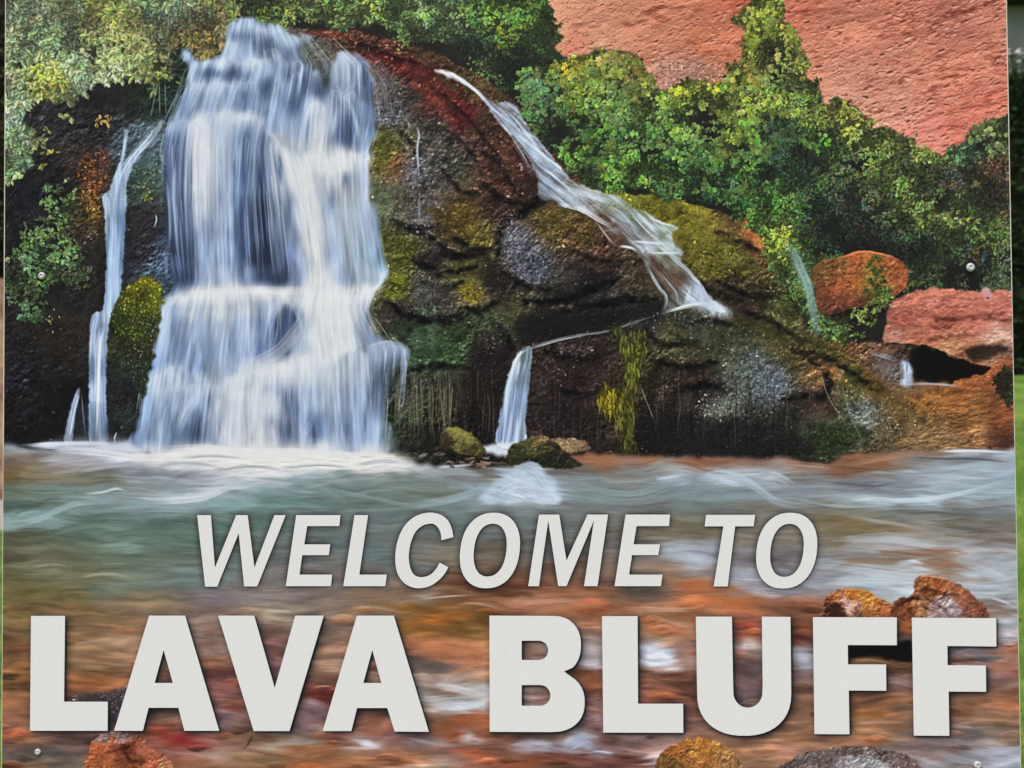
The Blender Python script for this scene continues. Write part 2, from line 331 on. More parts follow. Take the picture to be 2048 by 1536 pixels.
FALL_N = [(480,55,165,185,212),(520,60,155,178,208),(500,85,150,172,202),(540,95,110,125,150),(560,75,175,195,222),(470,90,185,202,226),(450,115,175,195,220),(580,70,180,198,220),(610,85,150,165,185),
 (410,125,180,198,224),(450,130,190,206,228),(500,130,190,205,228),(420,145,125,148,178),(470,145,110,130,160),(520,145,165,185,212),(390,170,160,180,212),(440,175,175,193,222),(490,175,130,152,184),(530,180,118,138,170),
 (560,170,150,168,198),(600,130,150,168,195),(600,175,112,130,160),(640,170,95,108,135),(640,130,140,152,170),(690,110,180,196,216),(690,150,150,170,198),(720,150,120,138,165),(690,185,165,185,212),(740,190,110,128,152),
 (370,215,150,172,208),(430,215,165,185,215),(490,215,135,158,194),(530,220,150,172,206),(590,210,112,132,168),(620,215,165,182,212),(650,220,170,188,216),(690,220,100,120,158),(730,220,125,148,185),(745,250,120,142,172),
 (350,240,165,185,212),(400,245,195,208,226),(450,235,190,205,226),(490,240,185,200,224),(540,245,165,185,212),(600,250,165,182,212),(640,250,195,206,222),(690,270,88,106,145),(720,270,150,170,200),(735,300,160,180,205),
 (340,290,105,126,165),(370,290,150,170,205),(400,290,205,212,222),(430,290,180,196,220),(460,290,165,182,212),(490,280,130,152,192),(520,290,105,128,170),(550,285,185,196,214),(590,300,190,200,214),(640,310,210,214,222),(690,310,205,210,220),
 (340,360,82,98,130),(370,360,135,158,198),(400,360,198,208,222),(430,360,165,184,216),(460,360,150,172,208),(490,350,105,130,172),(520,340,70,90,130),(545,340,120,142,180),(575,350,208,212,220),(620,350,215,218,222),(670,350,205,211,220),(715,350,165,182,210),
 (335,430,64,70,88),(365,430,88,106,144),(395,430,170,188,218),(430,430,160,180,215),(460,430,165,184,216),(490,430,85,108,150),(515,430,50,58,78),(540,430,52,60,80),(565,430,110,132,172),(600,430,205,210,220),(630,430,215,218,222),(660,420,170,186,214),(690,420,195,204,220),(725,420,180,196,218),(745,430,155,178,205),
 (340,500,62,72,92),(370,500,80,100,136),(400,500,160,180,212),(430,500,170,188,218),(460,500,160,180,212),(485,500,88,110,150),(515,510,58,66,88),(545,510,50,56,74),(575,510,115,130,168),(600,510,170,184,212),(630,500,214,217,222),(660,500,165,182,210),(700,490,185,200,218),(740,500,160,184,206),(765,520,140,168,188),
 (345,550,72,88,112),(375,550,90,112,148),(400,550,165,184,214),(440,555,180,194,218),(490,555,140,160,192),(520,560,80,95,125),(555,560,72,84,112),(590,555,150,166,198),(640,555,215,218,222),(690,555,165,182,208),(740,560,180,196,214),
 (335,590,150,175,205),(375,590,205,212,222),(420,585,210,215,223),(470,580,212,215,222),(520,580,215,218,222),(570,585,215,217,222),(620,590,220,221,223),(680,590,215,217,222),(730,580,205,212,222),(775,563,185,200,215),
 (330,620,150,172,206),(380,620,200,209,222),(440,620,205,212,222),(500,610,205,212,222),(550,615,170,184,210),(600,600,190,200,216),(650,630,218,219,222),(700,620,205,211,220),(735,620,150,168,196),
 (325,660,140,162,198),(370,660,165,183,212),(430,660,178,193,218),(490,660,172,188,215),(540,650,110,132,172),(570,640,105,125,165),(595,650,130,150,186),(630,670,215,217,222),(680,660,212,215,222),(720,660,175,188,210),(750,680,135,155,185),
 (310,700,135,160,198),(360,700,150,172,208),(420,700,168,186,214),(480,700,165,182,212),(530,700,120,142,182),(560,700,92,112,152),(600,700,180,194,216),(650,700,216,218,222),(700,690,200,208,220),(740,700,170,184,208),(790,700,160,176,204),(810,730,100,118,145),
 (300,750,120,148,188),(350,750,165,184,212),(390,750,140,164,202),(440,740,175,190,214),(500,740,195,205,220),(560,740,205,211,221),(620,740,200,208,220),(680,740,195,205,219),(730,740,165,180,208),(770,750,105,120,150),(795,760,75,85,105),
 (290,810,135,160,195),(330,800,170,188,214),(370,810,165,184,212),(385,830,130,152,188),(410,810,150,172,205),(450,800,190,201,220),(500,810,205,211,221),(545,810,195,204,219),(580,810,125,148,186),(620,800,165,183,212),(670,800,172,188,214),(720,800,160,178,208),(760,800,120,140,172),
 (285,870,125,150,185),(320,870,165,183,210),(365,870,115,140,175),(390,870,85,108,140),(420,870,150,170,202),(460,870,195,205,220),(510,870,205,211,221),(545,870,185,198,216),(565,860,105,128,168),(600,870,160,178,208),(630,860,110,132,170),(670,870,165,182,210),(710,870,150,170,202),(750,870,155,174,205),
 (300,905,195,204,218),(400,905,205,211,220),(500,905,220,220,222),(650,905,205,211,220),(750,905,190,200,216)]
RIVER_N = [(30,900,150,158,165),(60,888,120,125,135),(130,888,175,184,200),(220,888,190,198,214),(20,920,105,88,72),(60,920,122,106,96),(150,925,168,168,178),(230,910,205,206,218),(300,912,218,217,222),(400,905,222,220,222),(500,915,228,224,222),(600,925,228,225,223),(700,925,224,222,222),
 (760,925,222,221,224),(800,930,205,206,212),(860,932,165,170,178),(900,935,140,146,150),(960,938,112,102,95),(1050,955,172,186,206),(1100,975,168,182,202),(20,950,100,80,55),(60,950,112,92,62),(100,955,128,118,98),(200,950,102,104,90),(250,940,150,152,165),(300,950,130,138,146),(400,948,150,155,172),
 (450,935,195,198,208),(500,950,200,205,214),(600,950,160,175,180),(700,950,130,146,148),(800,955,108,122,120),(20,985,95,110,96),(100,985,102,118,106),(150,990,112,132,128),(250,985,140,150,152),(350,978,138,150,155),(350,998,175,185,195),(450,980,188,194,204),(520,965,170,182,190),(580,975,125,146,150),(700,980,108,124,122),
 (850,980,106,116,106),(950,990,126,140,146),(1010,985,168,184,198),(20,1010,80,100,90),(90,1015,100,122,116),(150,1010,128,148,148),(220,1000,140,160,165),(300,1015,128,148,152),(450,1005,122,152,154),(550,1000,105,132,130),(650,1005,98,122,118),(750,1010,106,120,116),(900,1010,120,136,136),(1000,1015,125,135,135),
 (20,1047,132,152,156),(80,1035,130,152,155),(140,1030,110,132,128),(200,1045,84,108,98),(350,1042,84,108,98),(480,1040,86,110,100),(550,1040,92,112,106),(650,1040,100,112,110),(750,1030,104,118,118),(900,1050,100,112,110),(1000,1040,102,115,115),
 (20,1080,84,84,64),(80,1075,88,96,78),(150,1065,90,108,94),(230,1060,104,128,118),(300,1080,88,110,98),(420,1080,84,106,98),(20,1120,90,86,64),(100,1115,102,100,80),(150,1120,102,106,86),(250,1090,112,134,122),(300,1120,96,110,96),(450,1120,92,105,100),
 (20,1155,96,92,60),(70,1135,122,122,100),(150,1150,110,106,80),(220,1155,110,115,95),(300,1160,112,126,116),(400,1160,110,128,128),(20,1190,106,96,60),(130,1190,110,100,65),(220,1180,100,108,88),(240,1170,115,130,120),(300,1200,128,116,96),(30,1220,112,92,60),(150,1220,126,98,66),(300,1215,134,108,84),(420,1220,118,98,90),(440,1200,115,105,112),
 (700,1080,96,110,110),(620,1080,90,100,98),(760,1110,98,116,116),(800,1130,102,108,104),(850,1100,112,112,108),(900,1110,118,108,90),(1000,1100,98,88,78),(1060,1080,95,98,98),(1100,1100,92,92,96),(1140,1060,100,108,105),(1150,1140,110,80,65),(1230,1080,98,92,88),(1300,1050,112,104,84),(1290,1075,98,92,72),(1330,1080,118,112,96),(1340,1100,158,166,180),(1370,1110,168,176,192),
 (1390,1145,152,142,146),(1310,1130,145,120,105),(1340,1150,132,104,84),(1420,1100,140,145,158),(1390,1065,112,104,80),(1480,1120,120,115,120),(1500,1080,118,110,100),(1480,1150,150,155,170),(560,1110,100,104,104),(580,1150,118,112,112),(690,1140,112,104,104),(740,1160,120,110,104),
 (520,1190,130,120,115),(600,1185,124,110,106),(560,1215,142,128,114),(680,1200,128,112,102),(740,1195,140,112,90),(800,1180,124,102,86),(850,1195,150,135,122),(900,1185,120,88,65),(950,1190,122,82,56),(960,1170,100,52,36),(1000,1180,95,60,42),(1050,1180,110,70,48),(1070,1200,160,112,90),(1150,1190,152,98,72),(1200,1180,125,80,58),(1250,1180,92,80,74),
 (1290,1175,100,88,78),(1330,1185,145,100,80),(1380,1170,165,95,60),(1400,1185,168,105,70),(1450,1205,182,108,68),(1500,1210,172,98,62),(1540,1200,140,92,70),(1490,1180,150,150,165),(1560,1180,150,155,165),(1600,1170,122,120,132),(1580,1225,120,82,66),(1620,1220,122,78,56),
 (850,1220,122,82,40),(900,1230,142,88,40),(960,1240,100,72,40),(870,1240,176,104,44),(1100,1220,145,92,62),(1050,1225,152,100,78),(1180,1225,140,86,58),(1250,1225,140,92,66),(1300,1220,165,115,88),(1330,1235,165,118,84),(1380,1235,155,98,66),
 (1150,910,140,90,64),(1200,920,150,98,70),(1300,915,145,94,66),(1400,918,138,88,62),(1530,918,138,98,76),(1450,925,132,92,74),(1150,935,112,95,84),(1120,940,100,105,108),(1220,935,140,105,82),(1280,935,135,118,108),(1340,932,150,150,150),(1400,930,135,92,68),(1180,955,118,132,136),(1300,955,124,138,144),(1340,955,152,168,184),(1370,950,160,175,192),(1400,960,130,145,155),(1450,955,165,180,196),(1490,960,170,184,200),(1530,955,150,162,172),
 (1150,985,122,138,142),(1220,990,108,118,120),(1300,985,112,124,126),(1380,985,115,130,134),(1450,990,125,142,148),(1500,990,128,145,152),(1150,1010,112,118,116),(1230,1012,118,118,122),(1300,1005,110,112,114),(1400,1005,112,126,126),(1500,1015,118,112,98),(1560,1010,120,122,118),
 (1560,930,145,135,130),(1600,930,135,98,76),(1620,915,140,90,66),(1700,912,142,96,66),(1760,930,132,88,58),(1700,945,128,84,58),(1800,912,150,110,88),(1860,905,140,110,95),(1900,903,165,170,180),(2000,902,170,182,196),(1960,915,125,130,138),(1850,920,120,118,115),
 (1560,960,165,182,195),(1600,955,120,115,110),(1650,965,138,146,156),(1700,965,118,120,128),(1740,970,108,112,120),(1800,955,128,138,146),(1850,945,150,160,170),(1950,945,148,162,175),(2010,945,150,166,182),(1800,985,130,142,150),(1900,975,160,176,188),(1600,990,128,140,150),(1700,995,145,158,168),(1760,1003,168,184,196),(1850,998,170,186,198),(1950,990,158,174,184),(2010,985,150,168,180),
 (1650,1010,115,118,112),(1720,1022,122,118,104),(1800,1020,105,108,106),(1900,1015,112,116,116),(1980,1020,120,126,130),(1620,1030,115,105,88),(1650,1045,118,102,72),(1720,1050,122,104,74),(1780,1062,124,98,70),(1700,1070,112,106,74),(1850,1040,128,128,124),(1920,1048,104,98,86),(2000,1055,112,108,102),(1900,1070,128,122,112),(1980,1078,120,106,98),(2010,1090,150,145,145),
 (1660,1080,120,110,90),(1720,1082,158,158,164),(1800,1080,165,168,176),(1900,1090,168,174,184),(1700,1100,142,142,140),(1760,1100,165,166,172),(1840,1100,142,112,92),(1880,1105,140,108,88),(1920,1110,168,172,180),(2000,1110,172,182,192),(1660,1125,152,155,166),(1720,1120,135,112,92),(1780,1118,130,105,85),(1820,1125,172,182,190),(1880,1122,142,112,90),(1900,1135,140,110,92),(1950,1120,165,165,170),(2000,1140,172,184,196),
 (1600,1120,110,102,104),(1590,1140,150,148,158),(1560,1120,95,90,92),(1680,1150,170,178,188),(1760,1160,172,182,194),(1800,1180,172,184,194),(1640,1160,138,140,150),(1980,1180,168,178,188),(2020,1205,150,155,164),(1990,1210,118,95,85),
 (150,1270,142,106,76),(180,1300,150,115,85),(200,1285,155,125,100),(160,1330,126,98,72),(230,1330,138,105,80),(190,1345,118,82,55),(170,1365,165,100,62),(220,1370,160,102,65),(170,1395,110,80,68),(30,1270,115,90,60),(30,1300,122,82,56),(50,1340,125,84,50),(30,1400,148,96,70),(30,1440,140,92,70),(30,1370,115,80,52),(260,1250,132,100,75),(235,1400,70,60,64),(222,1430,62,54,62),
 (390,1260,135,110,100),(410,1300,152,122,112),(430,1320,135,92,70),(420,1345,102,60,52),(440,1350,95,60,62),(450,1375,125,80,75),(440,1410,132,92,84),(450,1440,125,100,105),(330,1440,110,85,75),(400,1235,135,115,105),(540,1230,140,125,110),(545,1260,120,95,85),(560,1290,112,78,74),(545,1330,108,75,78),(650,1250,128,105,95),(660,1290,150,118,98),(640,1310,135,105,85),(630,1345,145,108,85),(650,1330,150,120,105),
 (640,1360,115,78,68),(640,1385,112,50,45),(655,1395,92,38,34),(620,1410,130,105,110),(610,1440,118,92,98),(740,1440,142,88,68),(750,1420,105,70,55),(850,1260,138,92,46),(900,1260,125,88,48),(940,1270,135,98,55),(860,1290,190,118,82),(930,1300,182,118,80),(870,1310,175,112,84),(840,1325,98,80,76),(870,1335,95,82,78),(930,1335,175,112,78),(910,1350,160,130,112),(870,1365,150,130,125),(930,1375,178,165,158),(960,1380,195,195,205),(900,1390,125,95,80),
 (880,1400,165,165,172),(920,1412,190,195,205),(960,1410,180,185,195),(890,1420,150,130,115),(930,1440,155,85,54),(890,1450,140,85,58),(960,1430,140,75,45),(1180,1255,150,110,88),(1180,1280,162,145,138),(1170,1310,152,142,148),(1185,1325,165,165,182),(1170,1345,130,72,46),(1190,1380,122,74,52),(1185,1410,110,82,80),(1180,1440,112,90,96),(1300,1250,160,105,75),(1320,1265,172,128,100),(1350,1250,188,145,122),(1370,1270,175,118,88),(1340,1280,172,132,105),
 (1300,1300,170,175,195),(1315,1325,205,214,232),(1340,1315,180,180,188),(1360,1300,140,100,85),(1375,1315,135,100,90),(1300,1345,125,78,58),(1360,1345,120,75,56),(1320,1360,135,90,72),(1380,1365,108,70,58),(1310,1385,145,88,68),(1340,1390,140,84,62),(1380,1400,105,66,55),(1490,1250,128,70,54),(1490,1275,132,72,52),(1500,1290,175,160,155),(1490,1310,132,102,96),(1490,1330,100,76,74),(1500,1370,92,74,74),(1495,1395,88,72,74),(1600,1250,125,70,52),(1600,1280,122,66,52),
 (1595,1310,152,152,168),(1600,1325,150,150,165),(1600,1350,122,95,92),(1600,1380,112,82,68),(1600,1420,112,82,60),(1600,1450,130,95,72),(1740,1300,26,24,25),(1790,1305,28,26,28),(1720,1320,120,88,62),(1760,1320,100,72,52),(1790,1330,128,85,60),(1790,1360,122,100,98),(1730,1395,122,82,58),(1760,1400,132,88,62),(1740,1425,128,84,50),(1740,1445,162,118,86),(1790,1410,125,95,78),(1760,1470,142,105,78),(1800,1275,95,80,82),(1810,1245,150,85,50),(1800,1260,160,82,48),
 (1920,1310,92,82,88),(1950,1305,120,112,118),(2010,1250,172,178,188),(2005,1280,165,166,178),(2025,1295,150,90,70),(2010,1320,165,118,98),(2015,1340,160,105,90),(1990,1355,130,100,95),(1950,1400,128,88,68),(1920,1420,122,84,62),(2015,1410,165,105,78),(1990,1390,130,90,68),(1960,1430,145,110,88),(2015,1440,130,95,75),(1940,1465,122,112,110),(2000,1465,145,125,112),(1880,1490,118,106,106),(1960,1490,130,120,118),(2000,1510,160,164,178),(1940,1510,142,140,148),(1900,1525,150,145,148),(2010,1525,170,176,190),
 (30,1475,140,95,72),(50,1490,122,92,78),(30,1510,82,74,70),(70,1500,90,82,80),(100,1520,118,104,92),(140,1490,112,84,80),(160,1510,122,100,92),(40,1530,120,75,50),(150,1480,100,72,66),(350,1478,132,50,48),(375,1480,128,56,50),(320,1470,130,75,65),(400,1480,128,95,85),(330,1500,138,80,72),(390,1505,140,112,106),(440,1510,158,132,120),(480,1500,165,125,100),(370,1525,145,92,68),(500,1470,110,80,65),(470,1530,165,115,80),(550,1490,145,122,106),(590,1480,125,112,102),(530,1520,120,96,70),
 (640,1500,150,98,66),(600,1530,155,95,58),(680,1490,130,85,70),(700,1475,148,118,115),(735,1487,188,188,196),(760,1470,150,90,72),(780,1480,155,108,98),(820,1475,110,88,92),(850,1485,135,116,118),(900,1468,152,78,44),(935,1475,178,172,186),(920,1485,105,58,40),(960,1470,130,70,48),(950,1505,170,90,62),(900,1510,130,95,88),(870,1525,160,145,130),(820,1510,160,105,70),(700,1525,150,100,65),(780,1520,140,85,58),
 (1000,1500,142,92,72),(1030,1475,105,72,55),(1070,1490,165,160,172),(1100,1495,150,148,165),(1090,1475,110,78,62),(1150,1480,165,172,188),(1130,1500,120,78,72),(1170,1495,138,142,165),(1205,1478,88,56,46),(1060,1525,150,82,52),(1120,1515,112,65,50),(1240,1470,122,98,98),(1280,1490,150,118,112),(1300,1505,172,135,130),(1260,1520,110,62,52),(1200,1520,105,65,58),(1330,1525,175,182,196),(1300,1535,160,140,140),(1500,1490,125,92,70),(1500,1525,145,108,82),
 (1600,1480,152,104,78),(1560,1500,172,124,104),(1650,1485,150,110,88),(1700,1480,138,100,80),(1840,1500,120,100,98),(1870,1530,140,132,138)]

def rock(b, m, N, n, amp=0.35, sc=26, size=(3, 9), ang=(0, 3.14), sig=0.34, seed=0, stretch=(1, 1), asp=(0.3, 0.75), alpha=(0.3, 0.75), eps=18, pw=2.0):
    F = field(N, b, eps=eps, p=pw, step=12 if eps > 9 else 4); X, Y = grid(b)
    if eps < 9:
        jx = np.clip(np.arange(X.shape[1])[None] + fbm(X / 18, Y / 18, 2, 3) * 10, 0, X.shape[1] - 1).astype(np.int32); jy = np.clip(np.arange(X.shape[0])[:, None] + fbm(X / 18, Y / 18, 5, 3) * 10, 0, X.shape[0] - 1).astype(np.int32); F = F[jy, jx]
    t = fbm(X / (sc * stretch[0]), Y / (sc * stretch[1]), seed, 4)
    t2 = 1 - 2 * np.abs(fbm(X / (sc * .8 * stretch[0]), Y / (sc * .8 * stretch[1]), seed + 2, 3))
    d, h = relief(X / stretch[0], Y / stretch[1], sc * .8, seed + 1, 5)
    d2, h2 = relief(X / stretch[0], Y / stretch[1], sc * .25, seed + 4, 3, 1)
    vr = np.clip(.75 + .9 * fbm(X / (sc * 2.6), Y / (sc * 2.6), seed + 6, 2), .15, 1.5)
    base = F * np.exp(amp * .8 * t + 0.18 * (t2 - 0.5) + (amp * 1.15) * d * vr + amp * .9 * d2 * vr)[..., None]
    put(b, m, base)
    chips(b, m, n, F, size, asp=asp, ang=ang, sig=sig, alpha=alpha)
    return F

def smear(q, w, col, al, tex=0):
    """a ragged streak of colour along a line that keeps the roughness under it"""
    g = spline(q, 6); d = np.gradient(g, axis=0); n = np.stack([-d[:, 1], d[:, 0]], 1) / (np.hypot(d[:, 0], d[:, 1])[:, None] + 1e-6)
    t = np.sin(np.linspace(.12, np.pi - .12, len(g)))[:, None] ** .6
    b, m = region(np.vstack([g + n * w * .8 * t, (g - n * w * .8 * t)[::-1]]), w * .45, max(8, w * 1.1), soft=max(2, int(w * .25)), smooth=False, seed=int(q[0][0]) % 7)
    X, Y = grid(b); k = np.clip(.75 + .8 * fbm(X / 14, Y / 9, 3, 3), .1, 1.1)
    if tex:
        v = img[b[1]:b[3], b[0]:b[2]]; l = v.mean(-1, keepdims=True); l = np.clip(l / (blur(l[..., 0], 12)[..., None] + 1), .45, 1.9)
        c = np.array(col, np.float32) * l; v += (c - v) * np.clip(m * al * k, 0, 1)[..., None]
    else: put(b, np.clip(m * al * k, 0, 1), col)

def ledge(q, w, al):
    """an overhang: deep cleft below, rough lit lip above"""
    smear([(x, y + w * .5) for x, y in q], w * 1.5, (38, 33, 33), al * .6)
    smear(q, w * .9, (17, 15, 17), al)
    g = spline(q, 10)
    for i in range(int(len(g) * 1.6)):
        x, y = g[RNG.randint(len(g))]; y -= w * RNG.uniform(.7, 2.2); x += RNG.randn() * 3
        c = img[min(max(int(y - CY0), 0), CH - 1), min(max(int(x - CX0), 0), CW - 1)] * RNG.uniform(1.15, 1.75) + 8
        dab('chip', x, y, RNG.uniform(3, 8), RNG.uniform(.35, .6), RNG.randn() * .35, np.minimum(c, 190), RNG.uniform(.3, .8))

# ================================================================ paint
def outline(k): return OUT[k]
OUT = {
 'fol_left': [(0,-490),(470,-490),(470,20),(462,48),(436,90),(415,112),(395,104),(370,92),(345,100),(335,150),(312,160),(300,150),(255,152),(205,158),(190,130),(180,165),(175,190),(150,200),(120,205),(95,200),(70,185),(50,180),(55,230),(70,270),(58,300),(50,340),(45,362),(20,355),(0,365)],
 'fol_mid': [(430,-490),(1100,-490),(1098,0),(1112,60),(1128,120),(1110,180),(1080,190),(1050,160),(1020,175),(985,165),(950,130),(915,105),(880,70),(830,78),(780,60),(720,50),(660,58),(600,45),(560,55),(520,45),(470,28),(430,30)],
 'fol_right': [(1130,125),(1160,112),(1230,96),(1262,118),(1290,150),(1325,178),(1350,180),(1400,158),(1450,150),(1488,122),(1484,80),(1478,40),(1492,12),(1470,-60),(1440,-490),(1530,-490),(1550,-60),(1562,0),(1575,40),(1592,80),(1608,115),(1625,155),(1640,200),(1662,204),(1712,220),(1735,248),(1760,262),(1800,258),(1830,288),(1862,302),(1895,308),(1915,285),(1940,262),(1965,245),(2030,232),(2030,600),(1960,592),(1880,580),(1830,580),(1810,560),(1760,520),(1700,508),(1640,525),(1640,620),(1680,640),(1700,690),(1660,680),(1620,640),(1590,600),(1540,560),(1530,480),(1480,430),(1420,400),(1330,388),(1240,378),(1190,378),(1140,340),(1110,310),(1080,280),(1050,230),(1045,200),(1030,170),(1060,140)],
 'fol_fern': [(100,375),(150,385),(152,430),(140,480),(160,500),(165,525),(180,540),(185,560),(150,575),(120,560),(95,575),(85,610),(80,640),(60,650),(45,635),(40,600),(25,600),(15,575),(12,520),(40,500),(50,480),(40,465),(75,440),(90,415),(85,400)],
 'rock': [(455,38),(520,38),(620,62),(700,62),(760,76),(840,92),(900,120),(950,145),(1000,180),(1040,215),(1080,270),(1120,320),(1190,375),(1260,385),(1340,395),(1400,410),(1460,430),(1500,440),(1540,480),(1560,520),(1580,600),(1620,640),(1700,690),(1760,700),(1860,700),(1900,740),(2030,760),(2030,905),(1850,912),(1700,906),(1660,922),(1600,915),(1400,918),(1150,912),(1000,930),(860,930),(740,930),(520,500),(440,200)],
 'left_rock': [(0,-490),(480,-490),(480,60),(420,230),(370,600),(300,900),(0,900)],
 'fall': [(457,50),(480,44),(505,40),(525,49),(555,54),(575,68),(622,73),(634,82),(608,92),(610,112),(640,128),(662,132),(674,112),(690,103),(712,106),(730,122),(742,148),(746,200),(752,262),(738,305),(738,360),(745,400),(760,460),(772,520),(775,556),(752,580),(742,620),(735,645),(760,678),(800,684),(812,712),(808,740),(790,765),(776,795),(771,830),(767,912),(268,908),(275,860),(284,800),(300,740),(312,690),(318,630),(322,602),(352,575),(345,540),(340,470),(330,400),(328,330),(334,270),(345,240),(358,215),(370,178),(378,150),(366,100),(368,90),(380,105),(388,128),(405,120),(440,113),(450,88)],
 'fall_thin': [(248,262),(256,262),(253,295),(248,325),(262,308),(286,286),(300,268),(318,244),(328,240),(322,258),(305,285),(282,308),(266,335),(255,365),(253,400),(250,470),(245,540),(240,590),(232,605),(220,640),(214,700),(213,800),(214,892),(180,892),(178,800),(178,700),(180,650),(188,626),(206,618),(211,560),(212,470),(208,420),(205,392),(220,378),(232,340),(244,310)],
 'fall_side': [(160,776),(150,830),(143,890),(128,890),(133,845),(148,795)],
 'stream': [(868,138),(905,146),(940,168),(968,192),(995,205),(1024,205),(1050,245),(1080,285),(1110,320),(1130,345),(1150,365),(1195,382),(1240,395),(1265,415),(1300,428),(1325,445),(1357,456),(1345,470),(1350,490),(1366,506),(1362,520),(1385,545),(1402,570),(1418,592),(1436,606),(1452,624),(1432,625),(1400,612),(1370,614),(1330,628),(1322,625),(1332,598),(1322,575),(1300,545),(1286,520),(1275,510),(1262,500),(1232,494),(1205,465),(1180,435),(1150,420),(1118,412),(1108,402),(1080,398),(1075,362),(1060,322),(1040,285),(1010,262),(990,235),(970,205),(945,182),(910,160),(880,148)],
 'small_fall': [(1040,700),(1058,692),(1064,704),(1060,760),(1052,840),(1048,892),(994,892),(1000,830),(1012,770),(1026,722)],
 'veil': [(1572,488),(1592,496),(1608,530),(1622,560),(1632,600),(1640,665),(1628,660),(1618,610),(1604,570),(1588,530)],
 'river': [(0,888),(60,890),(130,884),(200,886),(262,886),(280,905),(420,900),(600,905),(765,905),(800,920),(860,930),(960,934),(1020,930),(1060,930),(1130,912),(1200,906),(1330,912),(1450,916),(1560,916),(1655,926),(1690,908),(1780,904),(1880,900),(2060,898),(2060,1600),(-20,1600)],
 'wave': [(1000,955),(1025,945),(1042,926),(1060,922),(1075,920),(1085,935),(1098,950),(1112,972),(1122,1002),(1105,1010),(1060,1004),(1020,1006),(960,1000)],
 'boulder': [(1624,540),(1640,523),(1690,512),(1715,503),(1750,505),(1788,516),(1810,532),(1816,548),(1812,572),(1795,590),(1770,605),(1725,614),(1690,622),(1660,632),(1636,620),(1630,580)],
 'slab': [(1772,622),(1790,600),(1815,588),(1840,580),(1880,577),(1960,585),(2030,592),(2030,706),(2010,722),(1985,735),(1955,730),(1920,718),(1880,700),(1840,690),(1790,686),(1765,680),(1772,650)],
 'shore': [(1880,790),(1905,765),(1960,748),(2030,725),(2030,905),(1850,912),(1790,905),(1800,880),(1840,860),(1870,830)],
 'mossy_stone': [(880,872),(890,859),(910,855),(935,862),(958,880),(972,897),(964,912),(930,910),(886,902)],
 'mossy_stone_b': [(1016,902),(1030,888),(1060,875),(1085,870),(1108,884),(1130,905),(1166,930),(1140,936),(1088,936),(1066,920),(1040,926),(1018,932)],
 'stone_a': [(1648,1208),(1664,1184),(1690,1178),(1725,1180),(1758,1195),(1785,1212),(1800,1232),(1790,1245),(1660,1245)],
 'stone_b': [(1786,1210),(1800,1196),(1826,1189),(1829,1160),(1845,1150),(1882,1155),(1922,1171),(1952,1197),(1972,1216),(1960,1240),(1800,1240)],
 'stone_c': [(1545,1545),(1590,1515),(1640,1500),(1700,1492),(1760,1495),(1812,1510),(1850,1545),(1860,1600),(1540,1600)],
 'stone_d': [(182,1492),(192,1478),(208,1464),(240,1462),(274,1470),(300,1490),(330,1512),(346,1528),(330,1560),(178,1560)],
 'stone_e': [(1318,1512),(1345,1490),(1400,1474),(1450,1490),(1472,1515),(1482,1560),(1325,1560)],
 'moss': [(226,660),(224,625),(250,582),(275,560),(296,553),(316,568),(326,598),(318,640),(312,690),(300,740),(288,795),(262,740),(240,700)],
 'hang_moss': [(1218,652),(1250,655),(1294,660),(1290,700),(1280,745),(1274,800),(1268,870),(1258,908),(1244,902),(1238,862),(1224,832),(1200,822),(1194,790),(1210,768),(1238,772),(1250,740),(1244,700),(1232,680)],
}

FALL_G = ([20, 130, 240, 300, 400, 560, 620, 700, 800, 912], [
 (457,385,340,330,328,345,318,305,285,268), (475,430,400,395,392,398,380,365,350,330), (495,480,450,445,447,452,450,440,430,420),
 (515,530,510,500,490,500,505,505,500,500), (540,590,570,565,590,612,600,590,585,590), (570,650,640,635,650,662,660,670,675,680),
 (600,700,700,700,702,718,712,735,735,735), (627,742,754,740,745,776,747,812,802,790)])
def fall_s(x, y):
    """strand coordinate 0..7 of a place in the big fall"""
    ys, gs = FALL_G; g = [np.interp(y, ys, q) for q in gs]
    s = np.zeros(np.shape(x), np.float32)
    for i in range(7):
        s += np.clip((x - g[i]) / (g[i + 1] - g[i] + 1e-3), 0 if i else -1, 1 if i < 6 else 2)
    return s
def fall_path(x, y0, y1, k=26):
    """follow the strand through (x, y0) down to y1"""
    ys, gs = FALL_G; s = float(fall_s(np.array([x], np.float32), np.array([y0], np.float32))[0])
    i = int(min(max(np.floor(s), 0), 6)); f = s - i
    yy = np.linspace(y0, y1, k)
    a = np.interp(yy, ys, gs[i]); c = np.interp(yy, ys, gs[i + 1])
    return np.stack([a + (c - a) * f, yy], 1)

def curtain(lip, n, ln, col, alpha, sw=1.6, jit=8, dark=None, pd=0.3, arc=0):
    g = spline(lip, 12); n = int(n * .75); sw = sw * 1.45; alpha = alpha * .72
    for i in range(n):
        x, y = g[RNG.randint(len(g))] + RNG.randn(2) * (2.0, 1.5)
        L = RNG.uniform(*ln); p = fall_path(x, y, y + L)
        c = np.array(col, float)
        if dark is not None and RNG.rand() < pd: c = np.array(dark, float); p[:, 1] += 6
        strand(p, RNG.uniform(.5, 1.2) * sw, RNG.uniform(.5, 1.4) * sw, c + RNG.uniform(-jit, jit), alpha * RNG.uniform(.35, 1), (0.06, 0.55), horiz=False)

